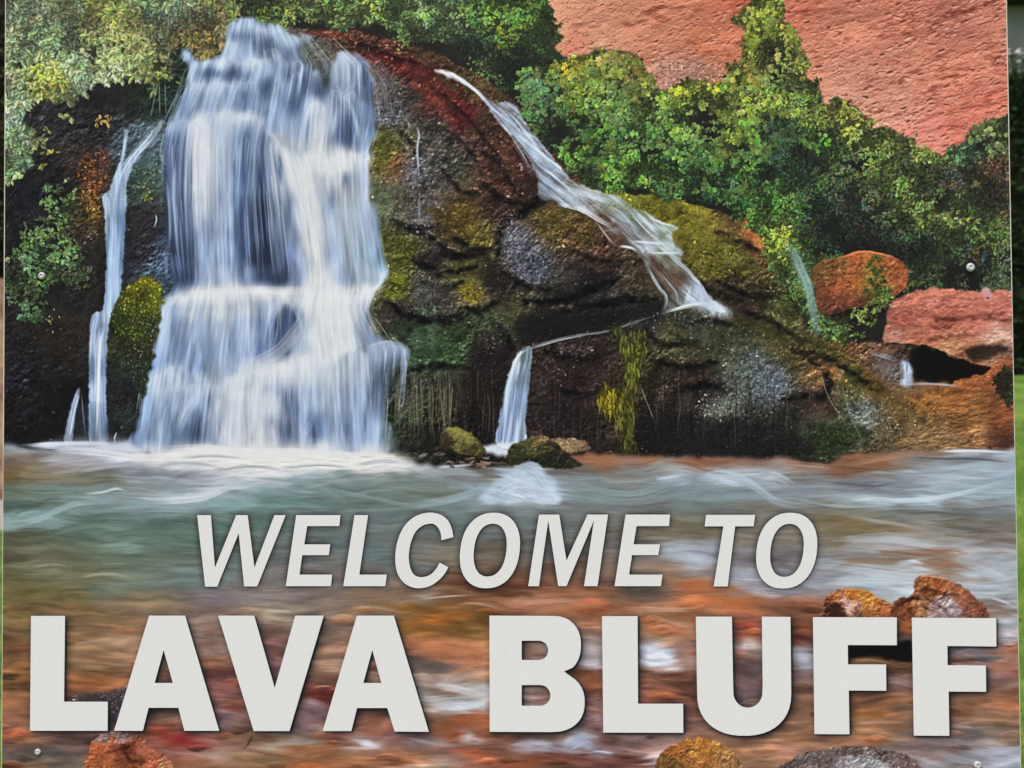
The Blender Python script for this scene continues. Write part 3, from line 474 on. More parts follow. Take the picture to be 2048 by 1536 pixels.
def paint():
    # -- dark bank on the left, rough rock in the middle, red cliff
    b = (0, 0, CW, CH); put(b, np.ones((CH, CW), np.float32), (46, 44, 40))
    b, m = region(OUT['left_rock'], 0, soft=2, smooth=False)
    rock(b, m, [(q[0], q[1], q[2] * .80, q[3] * .86, q[4] * .92) for q in LEFT_N], 9000, 0.3, 24, (3, 9), sig=0.42, seed=1)
    cl = [(1050,-490),(2060,-490),(2060,330),(1900,330),(1700,280),(1050,200)]
    b, m = region(cl, 0, soft=1, smooth=False)
    F = field(CLIFF_N, b, eps=30); X, Y = grid(b)
    u = X * 0.966 - Y * -0.26; v = Y * 0.966 + X * 0.26       # bedding rises to the right
    u = X * 0.966 - Y * 0.26
    t = fbm(u / 60, v / 11, 3, 4); t2 = fbm(u / 26, v / 9, 6, 3); big = fbm(u / 220, v / 60, 2, 3)
    crack = np.clip((fbm(u / 34, v / 7, 5, 3) - 0.2) * 2.6, 0, 1) * np.clip(fbm(u / 150, v / 50, 1, 2) * 2 + 0.5, 0.1, 1)
    rd, rh = relief(u / 2.4, v, 20, 2, 5, 1, .65, .2); rd2, _ = relief(u / 1.5, v, 7, 5, 3, 1, .6, .2)
    rd3, _ = relief(u / 1.3, v, 9, 1, 4, 1, .7, .1)
    F = F * np.array((1.05, 1.08, 1.06), np.float32)
    base = F * np.exp(0.12 * t + 0.06 * t2 + 0.13 * big + .05 * rd + .06 * rd2 + .13 * rd3)[..., None]
    base += (base * np.array([0.66, 0.5, 0.46], np.float32) - base) * (crack * 0.7)[..., None]
    put(b, m, base)
    chips(b, m, 5200, F, (3, 10), (0.18, 0.45), (-0.5, 0.1), 0.13, (0.25, 0.6))
    mm = m.copy(); mm[:max(0, -CY0 - 10)] *= .12
    xs, ys = scatter(b, mm, 2600)
    for x, y in zip(xs, ys):
        L = 4 + 34 * RNG.rand() ** 3
        a = RNG.uniform(-0.45, -0.08)
        if x < 1500: L *= 0.55
        p = spline([(x, y), (x + L * .5, y + np.sin(a) * L * .5 + RNG.randn() * 1.5), (x + L * np.cos(a), y + np.sin(a) * L)])
        k = RNG.rand()
        strand(p, RNG.uniform(.5, 1.7), 0.7, np.array((135, 66, 50)) * RNG.uniform(0.8, 1.25), RNG.uniform(.35, .9), (0.2, 0.3), horiz=True)
        strand(p + (0, 2.6), 0.9, 0.8, (226, 160, 136), RNG.uniform(.15, .5), (0.2, 0.3), horiz=True)
    clus = np.clip(fbm(u / 70, v / 22, 4, 3) * 1.8 + .45, .06, 1) * mm
    xs, ys = scatter(b, clus, 2300)
    for x, y in zip(xs, ys):
        L = 4 + 13 * RNG.rand() ** 2.2; a = -0.28 + RNG.randn() * .25
        if x < 1500: L *= .8
        dab('chip', x + 1, y + L * .22 + 1, L * 1.1, .38, a, np.array((232, 166, 142)) * RNG.uniform(.92, 1.05), RNG.uniform(.3, .75))
        dab('chip', x, y, L, RNG.uniform(.25, .42), a, np.array((132, 62, 46)) * RNG.uniform(.8, 1.35), RNG.uniform(.4, .95))
    for q, w, al in (([(1560,40),(1610,22),(1670,18),(1700,4)],2.5,.6),([(1610,45),(1660,28),(1720,24)],2,.6),([(1640,60),(1700,38),(1760,30)],1.6,.5),([(1880,30),(1940,18),(2012,-6)],3.2,.75),([(1850,50),(1920,28),(2000,8)],2.2,.6),
                     ([(1770,46),(1800,45),(1815,34)],2,.7),([(1630,85),(1650,70),(1660,58)],2,.6),([(1725,165),(1740,162),(1760,155)],2,.6),([(1780,164),(1800,165),(1812,160)],2.4,.7),([(1815,144),(1832,143),(1845,141)],2.6,.7),
                     ([(1810,188),(1840,186),(1880,172),(1930,168)],2.6,.6),([(1880,158),(1915,152)],2.4,.6),([(1970,112),(2012,118)],3,.7),([(1980,128),(2012,128)],3,.6),([(1760,80),(1790,70),(1850,60)],2,.5),([(1380,24),(1420,12)],1.8,.5),
                     ([(1240,48),(1265,48)],2.5,.5),([(1370,42),(1400,22),(1440,8)],1.6,.5),([(1830,245),(1870,230),(1920,222)],2,.5),([(1890,222),(1940,214),(2000,205)],2,.5),([(1860,262),(1900,252),(1930,254)],2,.5)):
        smear(q, w * 1.3, (118, 52, 40), al * 1.3)
    # gravelly shelf under the left cliff face
    b, m = region([(1290,118),(1350,122),(1440,130),(1440,165),(1380,172),(1330,182),(1300,150)], 4, soft=5)
    chips(b, m, 700, field([(1350,150,158,120,108)], b), (3, 8), sig=0.3)

    b, m = region([(1060,190),(1500,190),(1700,270),(1900,330),(2060,330),(2060,640),(1060,640)], 0, soft=3, smooth=False); put(b, m, (40, 42, 38))
    # -- middle rock
    b, m = region(OUT['rock'], 4, 20, soft=1)
    F = rock(b, m, ROCK_N, 26000, 0.34, 30, (2.5, 9), sig=0.40, seed=4, alpha=(0.35, 0.85))
    # mossy ledge and slopes of the rock: short fibres
    for pts, col, n in (([(1260,392),(1340,398),(1410,430),(1425,460),(1440,500),(1460,540),(1420,560),(1380,540),(1360,505),(1355,460),(1310,430)],(128,122,42),1500),
                        ([(1450,510),(1475,505),(1505,515),(1495,540),(1470,545)],(125,125,55),260),
                        ([(748,268),(790,258),(800,285),(785,300),(775,345),(748,340)],(110,108,45),420),
                        ([(795,465),(825,470),(830,500),(800,540),(790,520)],(98,98,38),360),([(768,560),(790,545),(818,560),(812,585),(775,588)],(128,132,34),360),
                        ([(900,525),(945,518),(950,540),(935,558),(905,545)],(122,120,44),260),([(912,580),(940,572),(962,580),(960,600),(935,602)],(176,150,40),260),
                        ([(850,420),(930,415),(970,470),(985,480),(940,500),(880,470)],(112,92,38),700),([(1050,420),(1110,415),(1180,440),(1190,480),(1120,470),(1060,450)],(112,96,44),900),
                        ([(780,645),(900,640),(960,630),(950,660),(880,720),(840,725),(810,690)],(62,80,54),700),([(1460,640),(1560,645),(1640,680),(1760,760),(1740,780),(1640,720),(1560,680)],(92,92,46),900),
                        ([(1620,860),(1660,840),(1720,850),(1740,880),(1690,900),(1640,908)],(60,78,44),700),([(1560,560),(1600,600),(1610,640),(1570,640),(1540,610)],(84,88,48),400)):
        b2, m2 = region(pts, 9, 20, soft=5, seed=3)
        F2 = field([(pts[0][0], pts[0][1]) + col], b2)
        X, Y = grid(b2); put(b2, m2 * np.clip(.45 + .8 * fbm(X / 30, Y / 18, 4, 3), .05, .9), F2 * (0.62 + 0.45 * fbm(X / 12, Y / 7, 3, 3))[..., None])
        chips(b2, m2 * np.clip(.5 + 1.2 * fbm(X / 20, Y / 12, 5, 3), .05, 1), n, F2 * .84, (3, 8), (0.2, 0.45), (-0.2, 0.9), 0.36, (0.3, 0.7), tint=6)
    # dark clefts
    for pts, al in (([(1110,590),(1160,565),(1220,545),(1240,555),(1200,580),(1140,600)],.75),([(1170,610),(1220,595),(1250,590),(1250,605),(1180,620)],.75),([(1035,640),(1100,625),(1200,625),(1320,605),(1320,630),(1250,650),(1150,672),(1060,690),(1030,670)],.8),
                    ([(900,505),(950,500),(985,520),(1000,600),(960,560),(930,510)],.4),([(820,510),(860,510),(900,520),(860,530)],.6),([(960,660),(1020,690),(1010,760),(990,880),(960,860),(930,760)],.55),([(1080,800),(1180,820),(1220,900),(1100,900)],.45),
                    ([(1290,760),(1330,700),(1300,860),(1285,850)],.5),([(1290,840),(1400,830),(1540,850),(1620,890),(1600,912),(1290,905)],.62),([(790,905),(880,905),(880,860),(820,840),(795,860)],.35),([(1590,560),(1620,620),(1640,670),(1605,640)],.6)):
        b2, m2 = region(pts, 5, 18, soft=5, seed=6)
        put(b2, m2 * al, (32, 29, 31))
        chips(b2, m2, int(m2.sum() / 60), field([(pts[0][0], pts[0][1], 60, 54, 52)], b2), (2.5, 6), sig=0.5, alpha=(0.2, 0.6))
    for q, w, al in (([(880,505),(930,512),(985,498)],9,.6),([(825,522),(890,545),(955,532)],8,.55),([(765,602),(850,640),(945,628)],9,.5),([(1040,604),(1130,600),(1240,556)],8,.6),([(1110,628),(1250,600),(1330,604)],9,.6),([(800,450),(850,470),(900,505)],6,.45),([(1040,420),(1075,405),(1090,395)],7,.6),
                     ([(960,360),(1010,400),(1060,412)],7,.45),([(880,330),(920,380),(960,390)],5,.35),([(1290,660),(1330,690),(1400,680)],7,.4),([(1380,650),(1420,640),(1470,650)],6,.4),([(1620,720),(1660,760),(1640,800)],8,.45),([(1580,700),(1660,720),(1740,770)],7,.4),([(1360,550),(1420,580),(1480,600)],7,.5),([(1420,460),(1480,480),(1540,520)],6,.4),([(1080,700),(1160,720),(1230,700)],9,.45),
                     ([(700,80),(780,110),(870,140)],5,.4),([(860,170),(930,230),(1010,330)],5,.4),([(790,250),(830,300),(850,380)],5,.35),([(1082,392),(1045,425),(1005,450),(992,520)],7,.6),([(780,440),(830,455),(880,450)],6,.45),([(900,470),(950,500),(990,495)],6,.5),([(840,560),(890,575),(930,560)],6,.5),([(930,612),(965,620),(1000,600)],7,.6),([(985,640),(1010,665),(1030,700)],8,.55),([(1000,540),(1060,575),(1110,580)],6,.5),([(1150,500),(1200,520),(1260,520)],5,.4),([(1300,720),(1380,735),(1440,720)],7,.5),([(1330,790),(1400,770),(1470,780)],7,.5),([(1560,800),(1620,790),(1660,800)],7,.5),([(1480,620),(1540,640),(1600,680)],6,.5),([(1430,560),(1500,590),(1560,590)],6,.5),([(1100,770),(1160,790),(1200,780)],6,.45),([(820,740),(880,730),(950,735)],7,.5),([(960,300),(1000,330),(1030,380)],5,.35),([(880,250),(930,290),(970,350)],4,.3)):
        ledge(q, w * 1.25, al * 1.7)
    # pale mineral crust and droplets
    for pts, col, n in (([(1500,700),(1550,720),(1575,760),(1570,800),(1540,810),(1500,770)],(128,140,150),460),([(1005,475),(1040,465),(1080,510),(1110,560),(1060,565),(1020,540)],(108,112,124),360),([(1395,800),(1460,790),(1490,800),(1460,835),(1400,830)],(150,158,140),260),
                        ([(1460,690),(1500,720),(1490,800),(1450,780)],(120,128,112),220),([(1660,790),(1720,780),(1770,810),(1800,870),(1740,860),(1690,830)],(150,155,150),330),([(745,200),(800,190),(820,260),(770,265)],(120,120,128),260),
                        ([(800,300),(830,290),(845,400),(820,400)],(128,124,134),200),([(780,430),(840,420),(860,480),(820,490)],(125,120,122),150),([(850,560),(920,560),(900,640),(820,620)],(105,98,98),220),([(960,660),(1010,650),(1010,690),(960,700)],(110,100,95),120),
                        ([(640,95),(760,105),(780,140),(700,80)],(150,120,100),60),([(1040,320),(1070,325),(1065,345),(1045,340)],(170,140,150),50),([(1000,420),(1040,425),(1030,470),(1005,470)],(130,118,115),120),([(1050,690),(1180,700),(1150,760),(1060,740)],(118,100,95),130)):
        b2, m2 = region(pts, 6, 16, soft=6, seed=2)
        chips(b2, m2, n // 2, field([(pts[0][0], pts[0][1]) + tuple(q * .5 for q in col)], b2), (3, 9), (0.35, 0.9), sig=0.4, alpha=(0.3, 0.7))
        chips(b2, m2, int(n * .7), field([(pts[0][0], pts[0][1]) + col], b2), (2.5, 7), (0.35, 0.8), sig=0.22, alpha=(0.3, 0.75))
    # red algae streaks over the dome
    for q, w, c in (([(700,95),(790,125),(860,160),(920,215),(960,262)],26,(100,38,36)),([(800,150),(860,190),(900,240),(925,262)],16,(128,60,46)),([(830,125),(900,150),(930,190)],14,(96,36,34)),([(610,62),(680,70),(720,85)],10,(130,66,50)),([(980,210),(1030,290),(1065,350)],14,(82,44,38))):
        smear(q, w * .75, c, .8, 1)
        bundle(q, w, 7, c, 0.3, 1.8, 14, dark=(60, 34, 30))
    # hanging roots at the foot of the rock
    for i in range(330):
        x = RNG.choice([RNG.uniform(780, 1000), RNG.uniform(1290, 1640), RNG.uniform(1060, 1290)], p=[.5, .35, .15]); y = RNG.uniform(720, 850)
        L = RNG.uniform(30, 110); y2 = min(y + L, 905)
        c = RNG.choice([95, 70, 24, 24]) ; strand(spline([(x, y), (x + RNG.randn() * 2, (y + y2) / 2), (x + RNG.randn() * 4, y2)]), 0.8, 0.6, (c * 1.02, c * .96, c * .84), RNG.uniform(.15, .55), horiz=False)
    for i in range(60):
        x = RNG.uniform(790, 905); strand(spline([(x, RNG.uniform(735, 790)), (x + RNG.randn() * 3, 820), (x + RNG.randn() * 6, RNG.uniform(840, 890))]), 1.1, .7, (120, 120, 92), RNG.uniform(.2, .5), horiz=False)

    # -- foliage
    for key, N, sprays, L, kind, dk, dens in (('fol_mid', FOL_M, 2150, (6, 11), 'leaf', (38, 41, 36), 0), ('fol_right', FOL_R, 4150, (6, 12), 'leaf', (34, 37, 34), 0), ('fol_left', FOL_L, 2050, (9, 16), 'leaf', (50, 49, 44), 0)):
        b, m = region(OUT[key], 12, 24, soft=3, smooth=False, seed=2)
        F = field(N, b, eps=14) * (1.12 if key == 'fol_right' else 1.06); F = F + (F.mean(-1, keepdims=True) - F) * .08
        X, Y = grid(b)
        put(b, np.clip(m * 1.4 - 0.2, 0, 1) * 0.96, F * 0.34 + np.array(dk) * 0.62)
        chips(b, m, sprays * 4, F * 0.55, (4, 9), (0.3, 0.6), sig=0.35, alpha=(0.3, 0.7), kind='leaf')
        ext = m.copy(); y0 = b[1] + CY0
        if y0 < -20: ext[:max(0, -20 - y0)] *= 0.33          # sheet above the view: fewer sprays
        if key == 'fol_right':
            for hx, hy, hr in ((1405,235,34),(1425,265,26),(1545,105,26),(1550,150,18),(1115,262,30),(1300,300,24),(1200,262,14),(1235,172,10),(1660,450,26),(1720,330,22),(1880,400,20),(1700,500,24),(1530,350,18),(1940,560,30),(1960,290,16),(1905,545,26),(1145,285,20),(1350,320,16),(1480,290,14),(1640,500,20)):
                XX, YY = X - hx, Y - hy
                ext *= 1 - 0.93 * np.exp(-(XX ** 2 + YY ** 2) / (hr * hr))
                put(b, m * 0.85 * np.exp(-(XX ** 2 + YY ** 2) / (hr * hr)), (38, 37, 38))
        if key == 'fol_left':
            for hx, hy, hr in ((190,110,20),(70,125,14),(325,130,18),(250,95,10),(110,90,12),(40,130,12),(150,215,18)):
                XX, YY = X - hx, Y - hy; ext *= 1 - 0.9 * np.exp(-(XX ** 2 + YY ** 2) / (hr * hr)); put(b, m * 0.7 * np.exp(-(XX ** 2 + YY ** 2) / (hr * hr)), (46, 42, 38))
        foliage(b, ext, sprays, F, L, 6 if key != 'fol_left' else 7, kind, 0.55, (0.38, 0.62), seed=3, dark=dk, scale=34 if key != 'fol_left' else 46, contrast=0.9 if key != 'fol_left' else 0.75, lo=0.26 if key != 'fol_left' else .34)
        if key == 'fol_right':
            foliage(b, ext * np.clip((420 - Y) / 160, 0, 1) * np.clip((1720 - X) / 200, .12, 1) * np.clip(fbm(X / 46, Y / 40, 6, 2) * 2.2 + .6, .02, 1), 520, F * 1.02, (8, 14), 5, 'lobed', .6, (.7, .95), seed=3, dark=(40, 46, 30), scale=30, contrast=.6, lo=.55)
    # loose sprays on the dark bank
    for x, y, n, c, L in ((120,230,5,(118,130,78),(9,14)),(140,232,4,(130,142,88),(9,14)),(95,260,4,(120,125,70),(9,13)),(200,238,9,(170,132,82),(8,12)),(215,246,6,(150,120,70),(8,12)),(100,305,5,(140,130,62),(9,14)),(85,330,3,(120,115,62),(9,14)),
                          (320,150,6,(140,165,75),(9,13)),(340,160,3,(130,155,70),(8,12)),(130,360,4,(110,128,88),(6,9)),(300,345,10,(92,112,88),(6,10)),(285,375,8,(112,122,88),(6,10)),(290,395,9,(128,138,62),(6,10)),(280,385,5,(70,84,58),(6,10)),(180,475,5,(110,110,98),(5,8)),
                          (270,340,8,(84,104,92),(6,9)),(315,320,7,(84,106,96),(6,9)),(150,520,6,(92,106,74),(5,9)),(105,650,4,(92,98,58),(6,9)),(95,640,3,(110,110,62),(6,9)),(110,622,3,(150,140,90),(5,7)),
                          (1560,470,12,(150,170,62),(6,10)),(1575,510,10,(130,165,66),(6,10)),(1590,545,12,(110,140,62),(6,10)),(1600,580,10,(95,125,58),(6,9)),(1555,600,10,(82,102,58),(5,9)),(1545,575,6,(110,112,70),(5,8)),
                          (1690,650,14,(100,125,66),(6,10)),(1715,670,12,(96,118,62),(6,10)),(1735,625,10,(150,172,85),(6,10)),(1745,635,8,(125,150,75),(6,10)),(1675,640,6,(100,112,62),(6,9)),(790,95,5,(150,150,75),(5,8)),(800,82,4,(130,140,70),(5,8)),
                          (960,140,6,(130,140,75),(6,9)),(940,130,5,(118,130,70),(5,8)),(1075,170,6,(100,150,115),(8,12)),(1055,150,5,(92,140,108),(8,12))):
        for k in range(n):
            a = RNG.uniform(0, 2 * np.pi); r = RNG.uniform(2, 18)
            le = RNG.uniform(*L); X0, Y0 = x + np.cos(a) * r, y + np.sin(a) * r * .8
            dab('leaf', X0 + 1, Y0 + 2, le, .5, a, (30, 30, 26), .6); dab('leaf', X0, Y0, le * 1.15, RNG.uniform(.4, .6), a, np.array(c) * RNG.uniform(.75, 1.2), .95)
    b, m = region(OUT['fol_fern'], 6, 16, soft=3, seed=5)
    F = field([(140,400,112,150,82),(110,430,105,140,80),(60,450,95,115,70),(70,490,98,140,82),(130,500,100,132,78),(40,530,110,140,88),(80,540,105,148,85),(150,550,95,112,78),(30,570,105,130,85),(70,590,98,128,75),(55,630,80,120,82)], b)
    foliage(b, m, 380, F, (6, 10), 6, 'leaf', .5, (.42, .65), seed=6, dark=(36, 40, 30), scale=26, contrast=.7)
    # orange and yellow mosses
    for pts, col, n in (([(160,320),(185,305),(200,330),(210,360),(190,385),(165,370)],(150,84,42),330),([(195,300),(215,305),(218,325),(200,325)],(120,68,48),110),([(150,385),(180,378),(200,395),(205,430),(185,440),(165,410)],(140,98,46),330)):
        b2, m2 = region(pts, 5, 12, soft=4); chips(b2, m2, n, field([(pts[0][0], pts[0][1]) + col], b2), (3, 8), (.3, .6), sig=.38, alpha=(.4, .9))
    # thin dry stalks
    for q in ([(338,85),(336,120),(320,160)],[(315,165),(300,240)],[(318,165),(320,235)],[(330,165),(332,232)],[(1740,560),(1720,600)],[(1640,745),(1660,800),(1700,860)],[(1684,770),(1700,830),(1730,890)],[(1700,830),(1760,870)],[(1280,770),(1310,845)],[(905,770),(900,850)],[(945,900),(925,880),(912,865)]):
        strand(spline(q), 1.1, .8, (128, 134, 112), .75, (.1, .2), horiz=False)

    # -- water: the big fall
    b, m = region(OUT['fall'], 5, 14, soft=6)
    X, Y = grid(b); F = field(FALL_N, b, eps=11, p=2.2, step=6)
    s = fall_s(X, Y)
    led = [(380,118,450,116,520,118,600,95,640,130,760,110), (360,166,420,166,470,163,530,176,600,140,690,180,750,160), (330,246,380,240,430,228,480,228,520,244,560,290,600,312,700,312,745,310), (318,604,370,590,450,580,560,584,650,580,720,594,780,560), (280,745,340,730,440,768,520,742,600,716,660,712,720,700,800,690)]
    tier = np.zeros(X.shape, np.float32)
    for q in led: tier += np.clip((Y - np.interp(X, q[0::2], q[1::2]) + 6 * fbm(X / 9, X / 30, 3, 2)) / 5, 0, 1)
    ts = np.round(tier) * 7.31
    v = fbm(s * 3.4 + ts, Y / 110 + ts, 2, 3) * 0.8 + fbm(s * 9 + ts, Y / 70, 4, 3) * 0.5
    v2 = fbm(s * 34 + ts, Y / 50, 1, 2)
    lum = F.mean(-1, keepdims=True)
    amp = 1 + (0.30 - 0.20 * np.clip((lum[..., 0] - 150) / 70, 0, 1)) * v + 0.05 * v2
    thin = np.clip(1 - .8 * np.clip((X - 752) / 40, 0, 1) * np.clip((Y - 705) / 40, 0, 1), 0, 1)
    see = np.clip((fbm(s * 6 + ts, Y / 75 + ts, 7, 3) + .02) * 2.2, 0, 1) * np.clip((212 - lum[..., 0]) / 50, 0, 1)
    ed = np.clip(m * thin * 1.35 + .5 * v - .12, 0, 1) * np.clip(m * 3, 0, 1)
    ed = np.where(m > .93, np.clip(.97 * thin + .25 * v * thin, 0, 1), ed)
    put(b, ed, np.clip(F * amp[..., None], 0, 226))
    put(b, ed * see * .55, (66, 80, 108))
    edge = np.clip(m * (1 - m) * 4, 0, 1)
    W1 = (198, 210, 228); W2 = (220, 222, 225); DK = (82, 102, 140); MD = (150, 172, 206)
    # rocks showing through: olive boulder by the lip, black wall behind the curtain
    b2, m2 = region([(598,88),(625,76),(655,82),(668,105),(662,130),(655,165),(648,178),(640,150),(620,128),(604,118)], 3, 12, soft=4); rock(b2, m2 * .85, [(610,100,88,94,88),(640,110,92,88,78),(650,150,70,78,78)], 400, .3, 14, (3, 7))
    for pts, al in (([(331,290),(388,285),(394,420),(392,562),(346,562),(332,430)],.5),([(505,370),(525,350),(548,400),(565,470),(580,560),(515,565),(500,480)],.62),([(478,380),(492,360),(496,470),(490,545),(478,540)],.3),([(338,420),(352,420),(372,560),(345,560)],.3),([(548,640),(580,612),(602,640),(590,690),(560,712),(535,700)],.42),([(682,240),(705,240),(708,300),(690,300)],.4),([(380,850),(400,810),(408,890),(362,895),(372,870)],.55),([(555,830),(575,780),(590,790),(575,870),(560,885)],.4),([(612,860),(640,815),(650,830),(640,890),(612,892)],.38),([(770,700),(815,700),(815,760),(790,800),(770,760)],.28)):
        b2, m2 = region(pts, 4, 14, soft=7)
        X2, Y2 = grid(b2); s2 = fall_s(X2, Y2); k = np.clip(.75 + .8 * fbm(s2 * 22, Y2 / 70, 5, 3), 0, 1.2)
        put(b2, m2 * al * k, (50, 60, 84))
    # curtains of silky strands falling from each lip
    curtain([(460,52),(500,46),(525,52),(560,58),(615,76)], 80, (30, 90), W1, .5, 1.3, dark=(95, 112, 142), pd=.3)
    curtain([(385,128),(410,121),(440,118),(480,120),(520,122)], 80, (20, 60), W1, .6, 1.4, dark=(95, 115, 150), pd=.35)
    curtain([(395,165),(440,166),(470,166),(530,180),(580,150),(600,140),(690,112),(720,130)], 130, (40, 100), W1, .5, 1.5, dark=DK, pd=.4)
    curtain([(340,245),(380,240),(420,236),(450,232),(480,230),(520,240),(545,270)], 190, (80, 330), W1, .42, 1.7, dark=DK, pd=.4)
    curtain([(400,240),(430,236),(470,232)], 60, (150, 330), W2, .35, 2.4)
    curtain([(340,300),(350,330),(345,400)], 40, (100, 240), (175, 195, 224), .4, 1.2, dark=(70, 86, 120), pd=.4)
    curtain([(540,275),(560,290),(590,310),(640,312),(700,310),(735,318)], 150, (120, 270), W2, .42, 2.2, dark=MD, pd=.25)
    curtain([(612,230),(640,215),(690,190),(735,205)], 70, (50, 110), W1, .45, 1.5, dark=DK, pd=.4)
    curtain([(590,420),(660,400),(700,400),(745,420)], 70, (60, 150), (190, 206, 226), .35, 1.4, dark=(130, 154, 188), pd=.5)
    curtain([(330,602),(370,592),(420,588),(480,585),(540,590)], 150, (60, 250), W1, .42, 1.8, dark=(120, 146, 188), pd=.4)
    curtain([(600,600),(660,600),(720,590),(745,588)], 70, (50, 120), W2, .4, 2.0)
    curtain([(300,740),(340,730),(440,765),(500,740),(560,720),(640,710),(720,700)], 170, (80, 190), W1, .42, 2.0, dark=(120, 146, 188), pd=.32)
    curtain([(735,700),(765,688),(800,690),(814,715)], 60, (40, 110), (185, 200, 222), .45, 1.3, dark=(70, 80, 104), pd=.45)
    # dark slots under the lips, then the humps of water with strands running off them
    SLOTS = ((422,147,20,8,.6),(466,147,10,9,.6),(500,148,8,8,.3),(535,92,16,14,.55),(505,85,9,10,.35),(575,150,10,16,.4),(612,170,8,22,.5),(640,185,9,20,.5),(530,178,10,22,.45),(486,182,7,22,.5),(452,178,4,16,.35),(560,190,6,20,.35),(590,205,12,14,.4),(695,262,9,30,.5),(722,170,7,26,.4),(742,190,6,30,.45),(670,215,5,24,.35),(500,70,26,9,.45),(470,75,8,10,.4),(530,112,14,5,.4),(575,110,10,14,.4),(480,275,12,26,.35),(520,300,12,34,.4),(350,300,8,40,.35),(372,300,5,40,.3),
                             (690,360,7,16,.5),(664,392,5,22,.45),(640,425,4,10,.2),(560,350,5,40,.4),(470,420,5,60,.35),(452,330,4,60,.3),(360,540,9,30,.4),(590,500,5,60,.4),(720,470,5,40,.2),(755,480,5,50,.25),(345,650,6,40,.3),(420,680,7,40,.25),(470,690,8,40,.3),(520,660,7,40,.35),(735,640,6,26,.4),(690,670,6,18,.25),(405,700,6,40,.25),(395,770,14,12,.3),(340,840,7,40,.3),(600,800,7,40,.35),(690,850,7,40,.3),(730,840,6,40,.35),(660,860,5,40,.3),(750,770,8,30,.35),(440,840,6,40,.25),(310,830,6,50,.25))
    for x, y, rx, ry, al in SLOTS:
        b2 = bbox(x - rx * 2.6, y - ry * 2.6, x + rx * 2.6, y + ry * 2.6); XX, YY = grid(b2); s2 = fall_s(XX, YY)
        k = np.exp(-((XX - x) / rx) ** 2 - ((YY - y) / ry) ** 2) * np.clip(.85 + .9 * fbm(s2 * 16, YY / 40, 5, 2), 0, 1.3)
        put(b2, np.clip(al * k, 0, 1), (74, 94, 130))
    def hump(x0, x1, y, ln, h, n, col, al, sw):
        n = int(n * .75)
        for i in range(n):
            u = RNG.uniform(-1, 1); x = (x0 + x1) / 2 + u * (x1 - x0) / 2; yy = y + h * u * u + RNG.randn() * 1.2
            L = ln * RNG.uniform(.4, 1.1); q = fall_path(x, yy + 1, yy + L, 14); q[:, 0] += u * abs(u) * (x1 - x0) * .12 * np.linspace(0, 1, 14)
            strand(q, sw * RNG.uniform(.6, 1.3), sw * RNG.uniform(.4, 1), np.array(col) + RNG.uniform(-8, 6), al * .8 * RNG.uniform(.4, 1), (.05, .7), horiz=False)
        g = np.linspace(-1, 1, 12); cap = np.stack([(x0 + x1) / 2 + g * (x1 - x0) / 2, y + h * g * g], 1)
        for k in range(3): strand(cap + (0, k * 1.5), 1.6, 1.6, col, al * .55, (.2, .2), horiz=True)
    for a in ((455,482,44,55,6,10,W1,.5,1.8),(476,512,38,50,4,12,W1,.5,1.8),(508,545,58,40,8,12,W1,.5,1.6),(542,585,76,45,8,12,W1,.5,1.6),(448,476,84,34,5,10,W1,.5,1.6),(400,440,123,28,4,14,W1,.5,1.7),(438,482,118,26,3,14,W1,.55,1.7),(480,532,118,44,4,18,W1,.5,1.8),(526,562,98,44,8,10,W1,.45,1.6),
              (374,420,165,72,8,18,W1,.5,2),(414,452,168,64,5,14,W1,.5,2),(463,486,163,60,5,9,W1,.55,1.8),(484,516,162,66,5,12,W1,.5,1.9),(584,608,121,80,10,10,W1,.55,1.6),(622,644,142,60,10,9,W1,.5,1.5),(668,706,104,90,10,18,W1,.5,2),(700,742,122,60,12,10,(175,186,204),.4,1.5),(652,692,180,120,12,20,W1,.5,2),(688,718,184,112,12,14,W1,.5,1.8),(612,652,204,96,14,20,W2,.5,2.2),
              (340,402,240,90,10,24,W1,.5,2.1),(378,420,238,300,8,26,W2,.42,2.6),(404,522,224,120,18,44,W1,.5,2),(430,470,226,320,6,20,W1,.35,2.4),(600,660,300,120,10,26,W2,.5,2.6),(650,745,308,110,8,32,W2,.5,2.4),(655,720,416,120,10,22,(198,210,226),.45,2.2),(708,745,420,110,8,12,(190,204,222),.4,1.8),
              (330,400,592,110,8,28,W2,.5,2.2),(396,480,584,130,6,34,W2,.5,2.4),(470,560,582,110,6,30,W2,.45,2.4),(600,690,590,110,10,34,W2,.5,2.6),(680,752,590,80,6,24,W2,.5,2.2),(330,352,600,140,6,10,W1,.45,1.8),(540,600,604,60,14,14,W1,.4,1.6),
              (735,815,688,90,14,30,(190,204,224),.5,1.6),(660,740,700,150,14,30,W2,.42,2.2),(590,670,712,180,12,34,W2,.4,2.6),(500,600,735,160,14,36,W2,.4,2.6),(360,450,768,120,20,26,W1,.5,2.2),(296,370,745,150,16,26,W1,.42,2),(440,520,750,150,12,28,W2,.4,2.4)):
        hump(*a)
    for i in range(46):      # thin strands crossing the dark wall
        x = RNG.choice([RNG.uniform(478, 575), RNG.uniform(335, 392)], p=[.68, .32]); y0 = RNG.uniform(290, 430)
        strand(fall_path(x, y0, min(y0 + RNG.uniform(90, 260), 572)), RNG.uniform(.6, 1.3), RNG.uniform(.5, 1), (168, 186, 212), RNG.uniform(.25, .7), (.15, .3), horiz=False)
